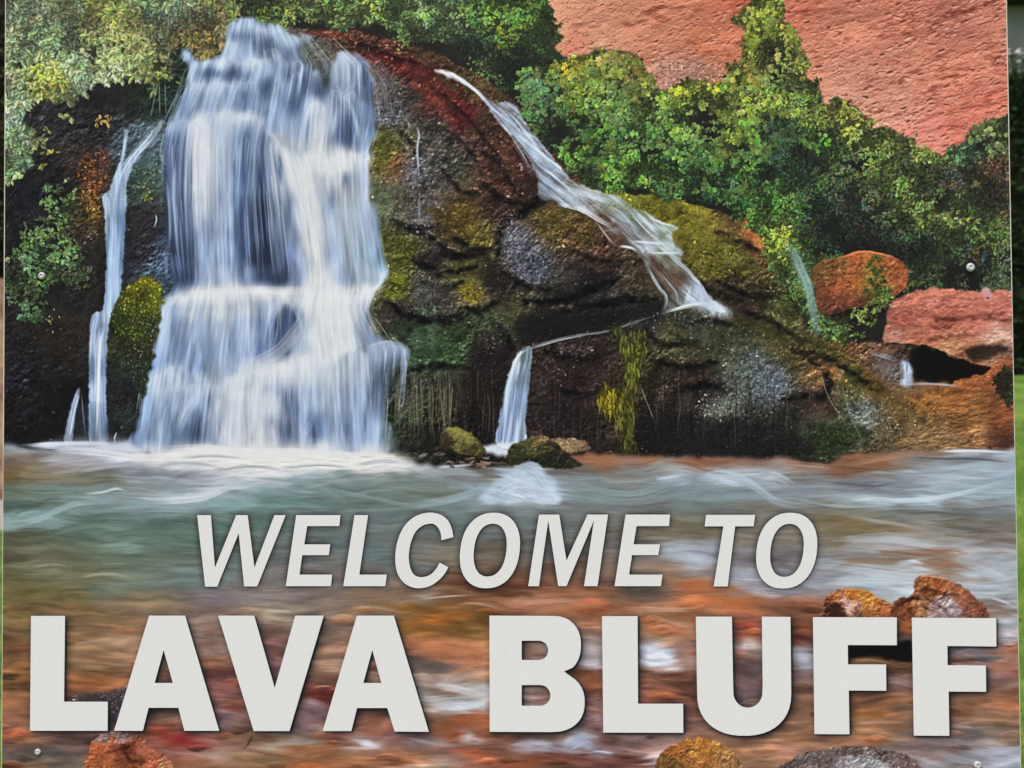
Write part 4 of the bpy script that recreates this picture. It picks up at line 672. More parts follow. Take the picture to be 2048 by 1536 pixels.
    # hand-laid sheaves: arcs spilling over the ledges
    for q, w, n, c, al, sw in (([(545,278),(580,300),(605,360),(622,430),(636,520),(650,575)],46,36,W2,.42,2.6),([(520,250),(548,280),(575,330),(590,390)],14,14,W2,.5,1.8),([(640,235),(632,280),(620,320)],30,18,W2,.4,2),([(738,300),(715,312),(690,330)],8,8,W1,.6,1.4),([(747,278),(730,308),(705,318)],4,5,W1,.7,1.2),
                               ([(690,185),(708,230),(722,300)],6,8,W1,.6,1.4),([(670,190),(660,250),(655,300)],20,14,W1,.4,1.8),([(690,108),(692,150),(690,185)],14,12,W1,.5,1.8),([(700,108),(725,125),(745,150),(755,180)],10,9,(175,185,200),.4,1.2),([(780,560),(750,578),(720,592),(690,600)],8,12,W2,.6,1.8),
                               ([(350,592),(390,590),(450,582),(520,580),(590,582),(660,584)],14,30,W2,.5,2.2),([(330,600),(355,592),(385,592)],5,8,W1,.6,1.4),([(600,590),(560,605),(540,640),(530,700)],22,20,(190,204,224),.35,1.8),([(640,600),(610,640),(560,700),(500,735),(440,780)],24,34,(212,217,222),.38,2.2),
                               ([(660,640),(640,690),(600,720),(540,735),(480,760),(440,800)],30,34,W2,.32,2.2),([(740,680),(700,690),(665,720),(650,780)],18,18,W2,.35,2.0),([(445,770),(400,790),(370,830),(350,880)],20,24,(200,211,226),.42,2.0),([(400,770),(350,775),(320,800),(300,860)],20,20,(190,204,224),.4,1.8),
                               ([(350,600),(335,640),(328,700),(318,740)],16,16,(185,202,226),.4,1.8),([(300,740),(292,790),(288,850)],10,10,(165,188,216),.4,1.4),([(800,686),(770,684),(740,692),(720,705)],6,10,(200,210,226),.5,1.4),([(470,240),(500,225),(530,250),(545,280)],10,10,W1,.4,1.6),([(395,240),(388,300),(392,400),(398,540)],10,10,W2,.35,2.2),
                               ([(415,250),(412,330),(410,420)],12,12,W2,.32,2.6),([(540,570),(575,600),(600,640),(612,700)],8,8,(180,196,220),.35,1.5),([(560,640),(545,690),(550,720)],10,8,(165,184,214),.4,1.3),([(765,835),(752,870),(745,905)],14,10,W1,.4,1.5),([(640,820),(610,870),(600,905)],10,9,W1,.4,1.5)):
        bundle(q, w, n, c, al * .78, sw, 7)
    b, m = region(OUT['fall'], 4, 14, soft=4); v = img[b[1]:b[3], b[0]:b[2]]
    v += (box(box(box(v, 7, 0), 5, 0), 1, 1) - v) * (m * .62)[..., None]
    v += (v - blur(v, 16)) * (m * .22)[..., None] - (m * 9)[..., None] * np.array((1.15, 1, .75), np.float32)
    gl = blur(v.copy(), 9); v += np.clip(gl - v, -6, 14) * (m * .35)[..., None]
    def glow(pts, al, c=(225, 226, 229), k=14, sf=6):
        b2, m2 = region(pts, 4, 14, soft=sf, seed=6); X2, Y2 = grid(b2); s2 = fall_s(X2, Y2)
        put(b2, np.clip(m2 * al * (.8 + .9 * fbm(s2 * k, Y2 / 50, 4, 3)), 0, 1), c)
    for x, y, rx, ry, al in SLOTS:
        if al < .39: continue
        b2 = bbox(x - rx * 2.4, y - ry * 2.4, x + rx * 2.4, y + ry * 2.4); XX, YY = grid(b2); s2 = fall_s(XX, YY)
        put(b2, np.clip(al * .75 * np.exp(-((XX - x) / rx) ** 2 - ((YY - y) / ry) ** 2) * np.clip(.85 + .9 * fbm(s2 * 16, YY / 40, 5, 2), 0, 1.3), 0, 1), (70, 86, 118))
    for a in (([(598,312),(650,304),(742,308),(738,330),(690,345),(640,350),(606,336)],.55),([(346,590),(430,578),(520,582),(640,580),(760,566),(742,598),(640,612),(520,600),(400,608),(340,606)],.6),([(610,560),(690,575),(712,640),(690,700),(636,700),(618,640)],.5),([(440,765),(520,735),(620,705),(690,695),(660,730),(560,760),(470,800)],.5),([(384,240),(420,236),(424,330),(412,440),(392,400)],.5),([(560,292),(600,318),(636,430),(652,560),(615,560),(596,430),(570,340)],.45),
              ([(300,750),(350,732),(440,760),(420,790),(350,780),(305,790)],.4),([(430,800),(560,790),(560,890),(440,895)],.4),([(478,46),(520,48),(560,64),(520,74),(480,70)],.35,(196,208,226)),([(405,122),(500,118),(560,104),(540,126),(440,132)],.45,(200,211,228)),([(376,166),(420,163),(470,164),(512,162),(500,178),(420,182),(376,184)],.45,(200,211,228)),([(408,228),(450,222),(500,226),(530,244),(500,244),(440,240)],.5),([(672,108),(700,106),(704,150),(680,170)],.35,(196,206,224)),([(612,206),(648,204),(652,290),(620,300)],.4)):
        glow(*a)
    for i in range(170):
        y = RNG.choice([RNG.uniform(45, 160), RNG.uniform(160, 300), RNG.uniform(240, 420), RNG.uniform(590, 720), RNG.uniform(710, 820)]); x0 = np.interp(y, FALL_G[0], FALL_G[1][0]); x1 = np.interp(y, FALL_G[0], FALL_G[1][7]); x = RNG.uniform(x0 + 4, x1 - 6)
        strand(fall_path(x, y, min(y + RNG.uniform(30, 130), 905)), RNG.uniform(.6, 1.4), RNG.uniform(.4, .9), (214, 222, 234), RNG.uniform(.15, .5), (.1, .5), horiz=False)
    for i in range(60):     # stray threads beyond the edges
        y = RNG.choice([RNG.uniform(130, 300), RNG.uniform(600, 800)]); lf = RNG.rand() < .6
        x = np.interp(y, FALL_G[0], FALL_G[1][0 if lf else 7]) + (RNG.uniform(-10, 4) if lf else RNG.uniform(-6, 9))
        q = fall_path(x, y, min(y + RNG.uniform(30, 90), 900), 12); q[:, 0] += (x - q[0, 0])
        strand(q, 1.1, .6, (170, 186, 210), RNG.uniform(.2, .5), (.1, .5), horiz=False)
    bundle([(708,108),(748,132),(778,178),(792,228)], 34, 34, (128, 130, 140), .30, 1.3, 16, dark=(70, 66, 66)); bundle([(730,120),(760,170),(768,240)], 22, 20, (140, 144, 156), .28, 1.2, 14); bundle([(640,95),(655,125),(660,160)], 26, 16, (150, 160, 172), .3, 1.3, 12)
    # -- thin fall on the left
    b, m = region(OUT['fall_thin'], 1.5, 8, soft=1)
    X, Y = grid(b); F = field([(250,300,140,160,188),(300,270,140,155,165),(270,310,160,180,205),(235,370,160,182,214),(230,400,165,190,220),(220,450,148,178,214),(240,450,105,135,178),(225,520,142,172,208),(240,520,100,128,165),(225,590,145,172,206),(205,630,160,180,210),(190,650,120,140,172),(200,690,150,172,206),(185,740,100,122,160),(198,780,172,190,218),(210,780,110,132,165),(196,860,185,200,222),(182,860,85,108,140),(210,860,75,98,128)], b, eps=9)
    v = fbm((X + (Y - 600) * .0) / 5.0, Y / 90, 3, 3)
    put(b, np.clip(m * (0.9 + .25 * v), 0, 1), F * (1 + .16 * v)[..., None])
    for q, w, n, c, al in (([(318,246),(298,275),(268,310),(246,345),(232,390)],14,16,(190,206,228),.45),([(252,264),(248,300),(238,350)],5,8,(175,192,216),.5),([(228,385),(232,450),(228,520),(226,600),(214,640)],24,26,(182,204,232),.32),([(207,390),(215,400),(218,440)],8,8,(190,208,230),.45),([(205,628),(192,640),(186,680),(184,760)],10,12,(180,198,224),.4),([(215,640),(200,680),(196,760),(195,890)],12,18,(205,215,232),.42),([(198,700),(196,800),(194,890)],5,8,(222,226,234),.5),([(245,340),(238,420),(242,500)],8,8,(90,118,160),.35),
                           ([(330,345),(338,400),(340,470),(332,520)],8,8,(150,172,205),.45),([(310,420),(313,440),(306,460)],2,4,(170,185,200),.6),([(330,500),(332,560)],8,7,(130,150,180),.4),([(350,500),(360,560)],20,9,(120,142,176),.4),([(318,300),(330,330)],6,5,(150,165,190),.4)):
        bundle(q, w, n, c, al, 1.4, 8)
    b, m = region(OUT['fall_side'], 1, 8, soft=1); put(b, m * .8, (135, 152, 180)); bundle([(160,778),(147,825),(136,890)], 9, 14, (178, 194, 218), .5, 1.2)
    bundle([(162,775),(166,820),(172,880)], 2, 3, (150, 150, 145), .6, .9)
    for x in np.linspace(145, 212, 22): strand(spline([(x, 800), (x + 1, 890)]), 1.2, 1, (92, 112, 145), .3, horiz=False)
    # -- right stream
    b, m = region(OUT['stream'], 2, 10, soft=1)
    F = field([(880,144,185,200,220),(930,165,165,182,210),(980,200,160,182,212),(1010,235,175,196,222),(1045,270,170,190,216),(1080,310,168,190,218),(1110,345,165,188,216),(1130,375,175,196,220),(1090,385,120,130,148),(1045,310,110,118,128),(1180,390,185,200,216),(1160,410,190,203,220),(1220,400,150,165,172),(1260,430,130,148,150),(1240,450,150,160,178),(1200,450,100,85,78),(1290,440,150,165,172),(1310,470,175,192,212),(1270,480,120,128,145),(1330,470,165,185,192),(1240,480,92,66,58),(1290,495,175,188,205),(1330,500,165,182,185),(1290,515,150,160,170),(1340,520,150,160,165),(1310,540,86,66,58),(1330,570,96,80,74),(1350,560,100,78,68),(1360,600,120,128,140),(1390,585,178,194,218),(1410,600,150,168,192),(1380,615,190,203,222),(1430,620,180,195,214),(1340,610,90,90,90)], b, eps=8, step=6)
    X, Y = grid(b); u = X * .78 + Y * .62; v = -X * .62 + Y * .78
    t = fbm(u / 70, v / 5, 2, 3) * .55 + fbm(u / 30, v / 9, 6, 3) * .45
    put(b, np.clip(m * (.70 + .75 * t), 0, 1), F * (1 + .40 * t)[..., None])
    for q, w, c, al in (([(1195,428),(1235,455),(1285,488)],8,(88,60,52),.8),([(1290,505),(1320,535),(1345,575)],9,(84,58,50),.8),([(1310,560),(1345,600)],7,(66,54,50),.7),([(1040,280),(1062,315),(1080,365)],6,(86,84,90),.7),([(1225,470),(1255,490),(1290,500)],4,(92,66,58),.6),([(1255,430),(1275,450),(1290,470)],4,(86,92,96),.5),([(1160,392),(1200,405),(1240,425)],3,(110,116,124),.5),([(1300,450),(1320,465),(1340,470)],4,(92,104,100),.5),([(1330,505),(1360,530),(1385,565)],4,(96,92,88),.6)): smear(q, w, c, al)
    for q, w, n, c, al in (([(870,140),(905,148),(945,175),(975,205),(1000,245)],7,14,(205,216,232),.5),([(975,200),(1010,235),(1050,285),(1085,330),(1130,375)],28,40,(180,202,228),.4),([(1020,225),(1060,280),(1100,330),(1140,370)],10,12,(200,214,232),.45),([(1000,262),(1030,290),(1055,330),(1072,370)],8,10,(92,92,100),.5),([(1005,250),(1040,300),(1062,340)],3,5,(170,180,195),.5),
                           ([(1110,370),(1160,385),(1210,400),(1250,415)],22,24,(200,212,226),.4),([(1115,408),(1160,418),(1200,440),(1230,455)],9,14,(212,220,232),.5),([(1180,400),(1240,430),(1270,470),(1290,485)],14,16,(185,198,216),.4),([(1230,440),(1255,470),(1275,490)],8,10,(160,172,195),.4),([(1260,415),(1285,445),(1310,470),(1325,480)],14,18,(195,210,226),.45),([(1285,420),(1310,440),(1357,456)],4,8,(205,215,225),.5),
                           ([(1205,420),(1250,445),(1290,460)],20,12,(110,112,118),.35),([(1262,482),(1300,486),(1345,488)],6,14,(205,216,228),.5),([(1230,492),(1262,495),(1285,510)],5,9,(200,208,218),.55),([(1190,440),(1215,475),(1232,494)],3,6,(190,180,172),.5),([(1290,506),(1340,506),(1364,505)],4,9,(200,212,222),.5),([(1285,488),(1300,505),(1330,510)],14,10,(165,178,195),.4),([(1330,490),(1350,520),(1380,545),(1405,580)],7,12,(175,190,205),.45),
                           ([(1285,515),(1300,545),(1318,575),(1332,595),(1326,625)],5,12,(165,180,200),.55),([(1315,540),(1340,570),(1353,590),(1352,615)],3,6,(165,175,190),.5),([(1305,525),(1330,560),(1345,580)],16,10,(130,120,128),.4),([(1385,570),(1375,595),(1368,612)],6,9,(200,212,230),.5),([(1395,568),(1405,590),(1412,608)],16,16,(195,208,230),.45),([(1325,625),(1360,616),(1400,608),(1425,610)],6,14,(212,220,232),.6),([(1410,606),(1436,612),(1462,630)],12,14,(182,196,214),.38),
                           ([(1330,626),(1292,636),(1250,651),(1205,664),(1160,670),(1110,683),(1060,692)],5,5,(140,146,148),.4),([(1180,668),(1130,676),(1080,690),(1045,702)],5,8,(150,160,166),.5),([(830,245),(838,270),(834,300),(840,380)],4,10,(165,176,192),.5),([(805,245),(815,238),(820,258)],4,6,(150,160,172),.5),([(838,380),(838,460)],3,5,(130,130,138),.4)):
        bundle(q, w, n, c, al, 1.3, 9)
    for pts, c, al in (([(1368,612),(1400,600),(1440,606),(1466,630),(1440,634),(1400,622)],(190,202,220),.6),([(1376,602),(1392,574),(1412,590),(1418,606)],(188,202,224),.6),([(1100,380),(1160,386),(1180,405),(1120,408)],(176,190,210),.45),([(1262,484),(1345,486),(1362,506),(1300,500)],(190,202,216),.45)):
        b2, m2 = region(pts, 4, 10, soft=5); X2, Y2 = grid(b2); put(b2, np.clip(m2 * al * (1 + .6 * fbm(X2 / 8, Y2 / 12, 3, 3)), 0, 1), c)
    for pts in ([(1290,634),(1330,624),(1380,622),(1440,636),(1420,655),(1350,650)],):
        b2, m2 = region(pts, 5, 12, soft=4); chips(b2, m2, 160, field([(1350,640,84,86,86)], b2), (3, 7), sig=.4)
    # -- small fall, veil
    b, m = region(OUT['small_fall'], 1.5, 9, soft=1); X, Y = grid(b)
    F = field([(1045,710,110,130,140),(1030,740,165,180,200),(1050,760,95,115,135),(1015,790,150,172,208),(1045,800,130,152,188),(1005,860,140,162,200),(1030,860,165,184,214)], b, eps=8); v = fbm((X + Y * .12) / 4.5, Y / 80, 3, 3)
    put(b, np.clip(m * (.9 + .3 * v), 0, 1), F * (1 + .2 * v)[..., None])
    bundle([(1052,694),(1034,730),(1018,790),(1006,890)], 16, 18, (182, 200, 226), .4, 1.5); bundle([(1058,700),(1045,760),(1035,830),(1030,890)], 16, 16, (170, 190, 220), .4, 1.4, dark=(70, 88, 112))
    bundle([(1060,694),(1036,712),(1022,745)], 5, 8, (215, 224, 235), .5, 1.2)
    b, m = region([(965,893),(1000,886),(1048,890),(1046,905),(1010,912),(975,905)], 2, 10, soft=3); put(b, m * .9, (202, 211, 222))
    b, m = region(OUT['veil'], 2, 10, soft=4); put(b, m * .55, (112, 142, 148)); bundle([(1580,492),(1600,535),(1618,580),(1630,660)], 16, 22, (142, 172, 178), .35, 1.4)

    # -- red boulder, slab and shore rocks on the right
    b, m = region([(1690,690),(1800,688),(1900,705),(2030,735),(2030,790),(1880,790),(1800,790),(1740,745)], 4, 14, soft=3)
    rock(b, m, [(1720,702,98,70,50),(1770,698,112,78,58),(1800,705,70,52,44),(1760,730,92,84,80),(1790,745,110,104,104),(1850,710,42,32,30),(1900,735,34,28,28),(1980,745,96,60,38),(2010,735,112,70,42),(1880,775,130,84,46),(1800,780,120,90,62),(1740,760,112,78,42)], 700, .3, 16, (3, 7))
    b, m = region([(1820,705),(1850,694),(1900,708),(1955,732),(1998,742),(1975,758),(1930,764),(1880,764),(1832,762),(1824,735)], 4, 12, soft=3, seed=3); put(b, m * .92, (24, 21, 22))
    b, m = region(OUT['slab'], 3, 16, soft=1)
    rock(b, m, [(1800,600,186,110,92),(1860,590,196,118,98),(1950,600,190,112,94),(2010,610,188,110,94),(1800,640,150,78,66),(1860,630,182,106,88),(1900,640,150,80,66),(1960,640,182,106,90),(2010,640,174,96,84),(1790,670,165,115,100),(1850,665,186,114,94),(1930,655,190,114,94),(2000,665,206,165,150),(1985,690,205,160,140),(1900,690,172,122,88),(1840,685,160,92,62),(1950,710,150,100,66),(2010,715,120,78,62)], 2600, .16, 22, (3, 9), (-.4, .3), .2, 3, (1.6, .8), (.2, .5))
    for q, al in (([(1840,615),(1870,632),(1900,640),(1960,630),(2018,628)],.5),([(1800,655),(1850,650),(1880,660)],.35),([(1845,682),(1900,674),(1960,668)],.5),([(1900,718),(1950,700),(1990,690),(2018,680)],.5),([(1940,640),(1980,636),(2018,644)],.5),([(1865,625),(1880,648),(1905,655)],.45)): smear(q, 5, (92, 42, 34), al * 1.5)
    b, m = region([(1930,700),(1990,690),(2018,695),(2000,710),(1950,722)], 3, 10, soft=3); put(b, m * .8, (40, 30, 28))
    b, m = region(OUT['shore'], 4, 18, soft=1)
    rock(b, m, [(1920,780,150,88,50),(1980,760,165,92,58),(2010,780,80,58,44),(1980,790,120,74,44),(1900,800,140,92,48),(1950,820,132,90,52),(2010,820,150,86,54),(1850,840,120,92,58),(1930,850,118,78,46),(1960,865,165,118,78),(1900,880,135,105,70),(1990,870,96,56,44),(2010,890,78,50,42),(1840,890,118,96,66),(2000,840,122,70,44)], 2200, .22, 26, (3, 9), (-.7, .2), .26, 5, (1.8, .8), (.2, .5))
    b, m = region([(1990,750),(2030,745),(2030,805),(2000,795)], 5, 10, soft=2); F = field([(2010,775,84,84,54)], b); put(b, m * .8, (44, 36, 32)); foliage(b, m, 40, F, (6, 9), 5)
    for q, w, n, c, al in (([(1735,704),(1770,712),(1800,724)],9,12,(150,150,160),.4),([(1800,770),(1850,768),(1900,771),(1930,778)],4,8,(158,162,178),.4),([(1800,700),(1760,704),(1730,700)],6,8,(110,82,62),.5),([(1650,730),(1680,750),(1690,770)],14,14,(172,112,60),.4),([(1675,740),(1690,752)],14,8,(135,150,162),.5),([(1830,775),(1870,800),(1930,800)],12,16,(168,110,60),.4),([(1810,790),(1850,815),(1870,835)],8,10,(182,128,72),.45)): bundle(q, w, n, c, al, 1.5, 10)
    b, m = region([(1802,722),(1818,724),(1824,745),(1820,772),(1800,770),(1806,748)], 2, 8, soft=3); X, Y = grid(b); put(b, np.clip(m * (.8 + .5 * fbm(X / 4, Y / 30, 2, 3)), 0, 1), (168, 188, 218))
    b, m = region(OUT['boulder'], 2, 12, soft=1)
    rock(b, m, [(1640,545,110,80,45),(1680,530,120,82,46),(1715,515,165,88,52),(1750,515,150,92,48),(1790,530,150,80,50),(1810,550,150,78,48),(1700,560,160,88,50),(1670,580,150,82,50),(1640,590,118,66,46),(1745,560,140,118,50),(1790,570,150,88,50),(1690,605,110,62,44),(1740,600,100,66,44),(1660,615,84,52,40)], 1500, .2, 18, (3, 8), (-1.2, .4), .24, 2)
    bundle([(1640,524),(1690,512),(1718,504),(1752,506),(1790,517),(1812,535)], 3, 8, (205, 125, 80), .6, 1.4)
    b, m = region([(1735,520),(1755,515),(1775,560),(1780,600),(1755,600),(1740,570)], 6, 12, soft=5); foliage(b, m, 60, field([(1750,540,120,122,52),(1755,590,150,170,70)], b), (6, 10), 6, seed=4, contrast=.4)
    b, m = region([(1660,628),(1720,616),(1770,604),(1775,625),(1720,650),(1670,645)], 5, 12, soft=5); put(b, m * .7, (38, 32, 30))
    foliage(*region([(1700,630),(1760,590),(1790,590),(1770,625),(1740,650)], 5, 12, soft=3), 26, field([(1740,620,140,165,80)], region([(1700,630),(1760,590),(1790,590),(1770,625),(1740,650)], 5, 12, soft=3)[0]), (6, 10), 6, contrast=.3)
    b, m = region([(1963,582),(1972,574),(1980,580),(1982,596),(1970,600)], 1, 6, soft=1); put(b, m, (188, 140, 138)); dab('chip', 1975, 596, 9, .6, 0, (110, 50, 45), .7)
    # -- mosses by the falls
    b, m = region(OUT['moss'], 5, 12, soft=2)
    F = field([(290,560,160,158,38),(270,575,140,140,34),(310,590,150,158,36),(285,590,84,88,36),(255,610,110,118,40),(300,615,128,138,40),(245,640,74,92,44),(280,640,88,92,46),(300,650,80,92,62),(270,670,88,105,40),(255,690,62,64,46),(290,710,70,76,56),(290,760,62,80,62)], b, eps=8)
    X, Y = grid(b); put(b, m * .95, F * .62); chips(b, m, 1900, F * .9, (3, 8), (.25, .55), (.3, 2.6), .4, (.4, .9), tint=7)
    b, m = region(OUT['hang_moss'], 5, 12, soft=2)
    F = field([(1235,660,88,98,46),(1270,665,110,104,50),(1265,700,125,132,45),(1255,740,122,128,44),(1250,780,95,92,40),(1215,785,165,150,35),(1220,810,168,155,40),(1245,830,110,108,45),(1255,880,96,92,42)], b, eps=8)
    put(b, m * .8, F * .5)
    for i in range(520):
        x, y = scatter(b, m, 1); x, y = x[0], y[0]; L = RNG.uniform(8, 26); c = at(F, b, x, y) * RNG.uniform(.5, 1.45)
        strand(spline([(x, y), (x + RNG.randn() * 2, y + L * .5), (x + RNG.randn() * 4, y + L)]), 1.2, .8, c * .9, .65, horiz=False)
    # -- river
    b, m = region(OUT['river'], 4, 18, soft=4, smooth=False)
    F = field(RIVER_N, b, eps=9, p=1.8, step=8, ax=.42, ay=1.15); X, Y = grid(b)
    low = np.clip((Y - 1150) / 120, 0, 1)
    wob = fbm(X / 190, Y / 70, 2, 3) * 20 + fbm(X / 70, Y / 30, 5, 2) * 6
    psi = Y + wob + (X - 1000) * -0.015
    q1 = fbm(X / 120, psi / 9, 4, 4); q2 = fbm(X / 60, psi / 16, 7, 3)
    jx = np.clip(np.arange(X.shape[1])[None] + (q1 * 60 + q2 * 30), 0, X.shape[1] - 1).astype(np.int32)
    jy = np.clip(np.arange(X.shape[0])[:, None] + (q2 * 9 + q1 * 9), 0, X.shape[0] - 1).astype(np.int32)
    F = F[jy, jx]
    t = fbm(X / 130, psi / 7, 1, 4) * .6 + fbm(X / 45, psi / 5, 6, 3) * .4
    t3 = fbm(X / 60, psi / 14, 3, 3)
    base = F * np.exp((.22 - .05 * low) * t + .22 * t3 * (0.4 + low))[..., None]
    put(b, m, np.clip(base, 0, 232))
    def flow(n, y0, y1, x0, x1, L, cs, al, sw, tilt=0.0):
        for i in range(n):
            x = RNG.uniform(x0, x1); y = RNG.uniform(y0, y1); l = RNG.uniform(*L); a = tilt + RNG.randn() * .07; h = RNG.randn() * 4
            p = spline([(x - l / 2, y - a * l / 2), (x - l / 6, y - a * l / 6 + h * .6), (x + l / 6, y + a * l / 6 + h * .6), (x + l / 2, y + a * l / 2 - h * .3)])
            f0 = img[min(max(int(y - CY0), 0), CH - 1), min(max(int(x - CX0), 0), CW - 1)]
            c = f0 * RNG.choice(cs); strand(p, RNG.uniform(.5, 1) * sw, RNG.uniform(.5, 1) * sw, np.minimum(c, 226), RNG.uniform(.3, 1) * al, (.4, .4), horiz=True)
    flow(520, 920, 1180, 0, 2040, (40, 170), (1.18, 1.12, .86, .82), .42, 1.6, 0.0)
    flow(420, 1180, 1540, 0, 2040, (30, 110), (1.22, 1.12, .82, .75), .36, 2.4, 0.03)
    flow(260, 940, 1100, 1500, 2040, (60, 220), (1.15, 1.1, .86), .42, 1.6, -.05)
    WB = (206, 214, 224)
    for i in range(150):
        x = RNG.uniform(-10, 2050); y = 1195 + 345 * RNG.rand() ** .8; rx = RNG.uniform(12, 46); ry = rx * RNG.uniform(.22, .42)
        b2 = bbox(x - rx * 2, y - ry * 2.6, x + rx * 2, y + ry * 2.6)
        if b2[2] - b2[0] < 8 or b2[3] - b2[1] < 8: continue
        XX, YY = grid(b2); wx = fbm(XX / 22, YY / 12, i % 8, 3) * 8
        r = ((XX + wx - x) / rx) ** 2 + ((YY + wx * .5 - y) / ry) ** 2; mk = np.clip((1.15 - r) * 1.6, 0, 1)
        v = img[b2[1]:b2[3], b2[0]:b2[2]]; warm = np.array(((1.12, .98, .86), (1.06, .97, .9), (.8, .74, .74), (1.16, .92, .8))[RNG.randint(4)], np.float32)
        sh = 1 + .34 * np.clip((y - YY) / ry, -1.2, 1) + .16 * fbm(XX / 14, YY / 6, 3, 2)
        v += (np.clip(v * warm * sh[..., None], 10, 226) - v) * (mk * RNG.uniform(.35, .8))[..., None]
        if RNG.rand() < .5: strand(spline([(x - rx * .8, y - ry * .5), (x, y - ry * 1.05), (x + rx * .8, y - ry * .4)]), 1.5, 1.2, np.minimum(img[min(max(int(y - CY0 - ry), 0), CH - 1), min(max(int(x - CX0), 0), CW - 1)] * 1.3 + 14, 222), RNG.uniform(.2, .6), (.3, .3), horiz=True)
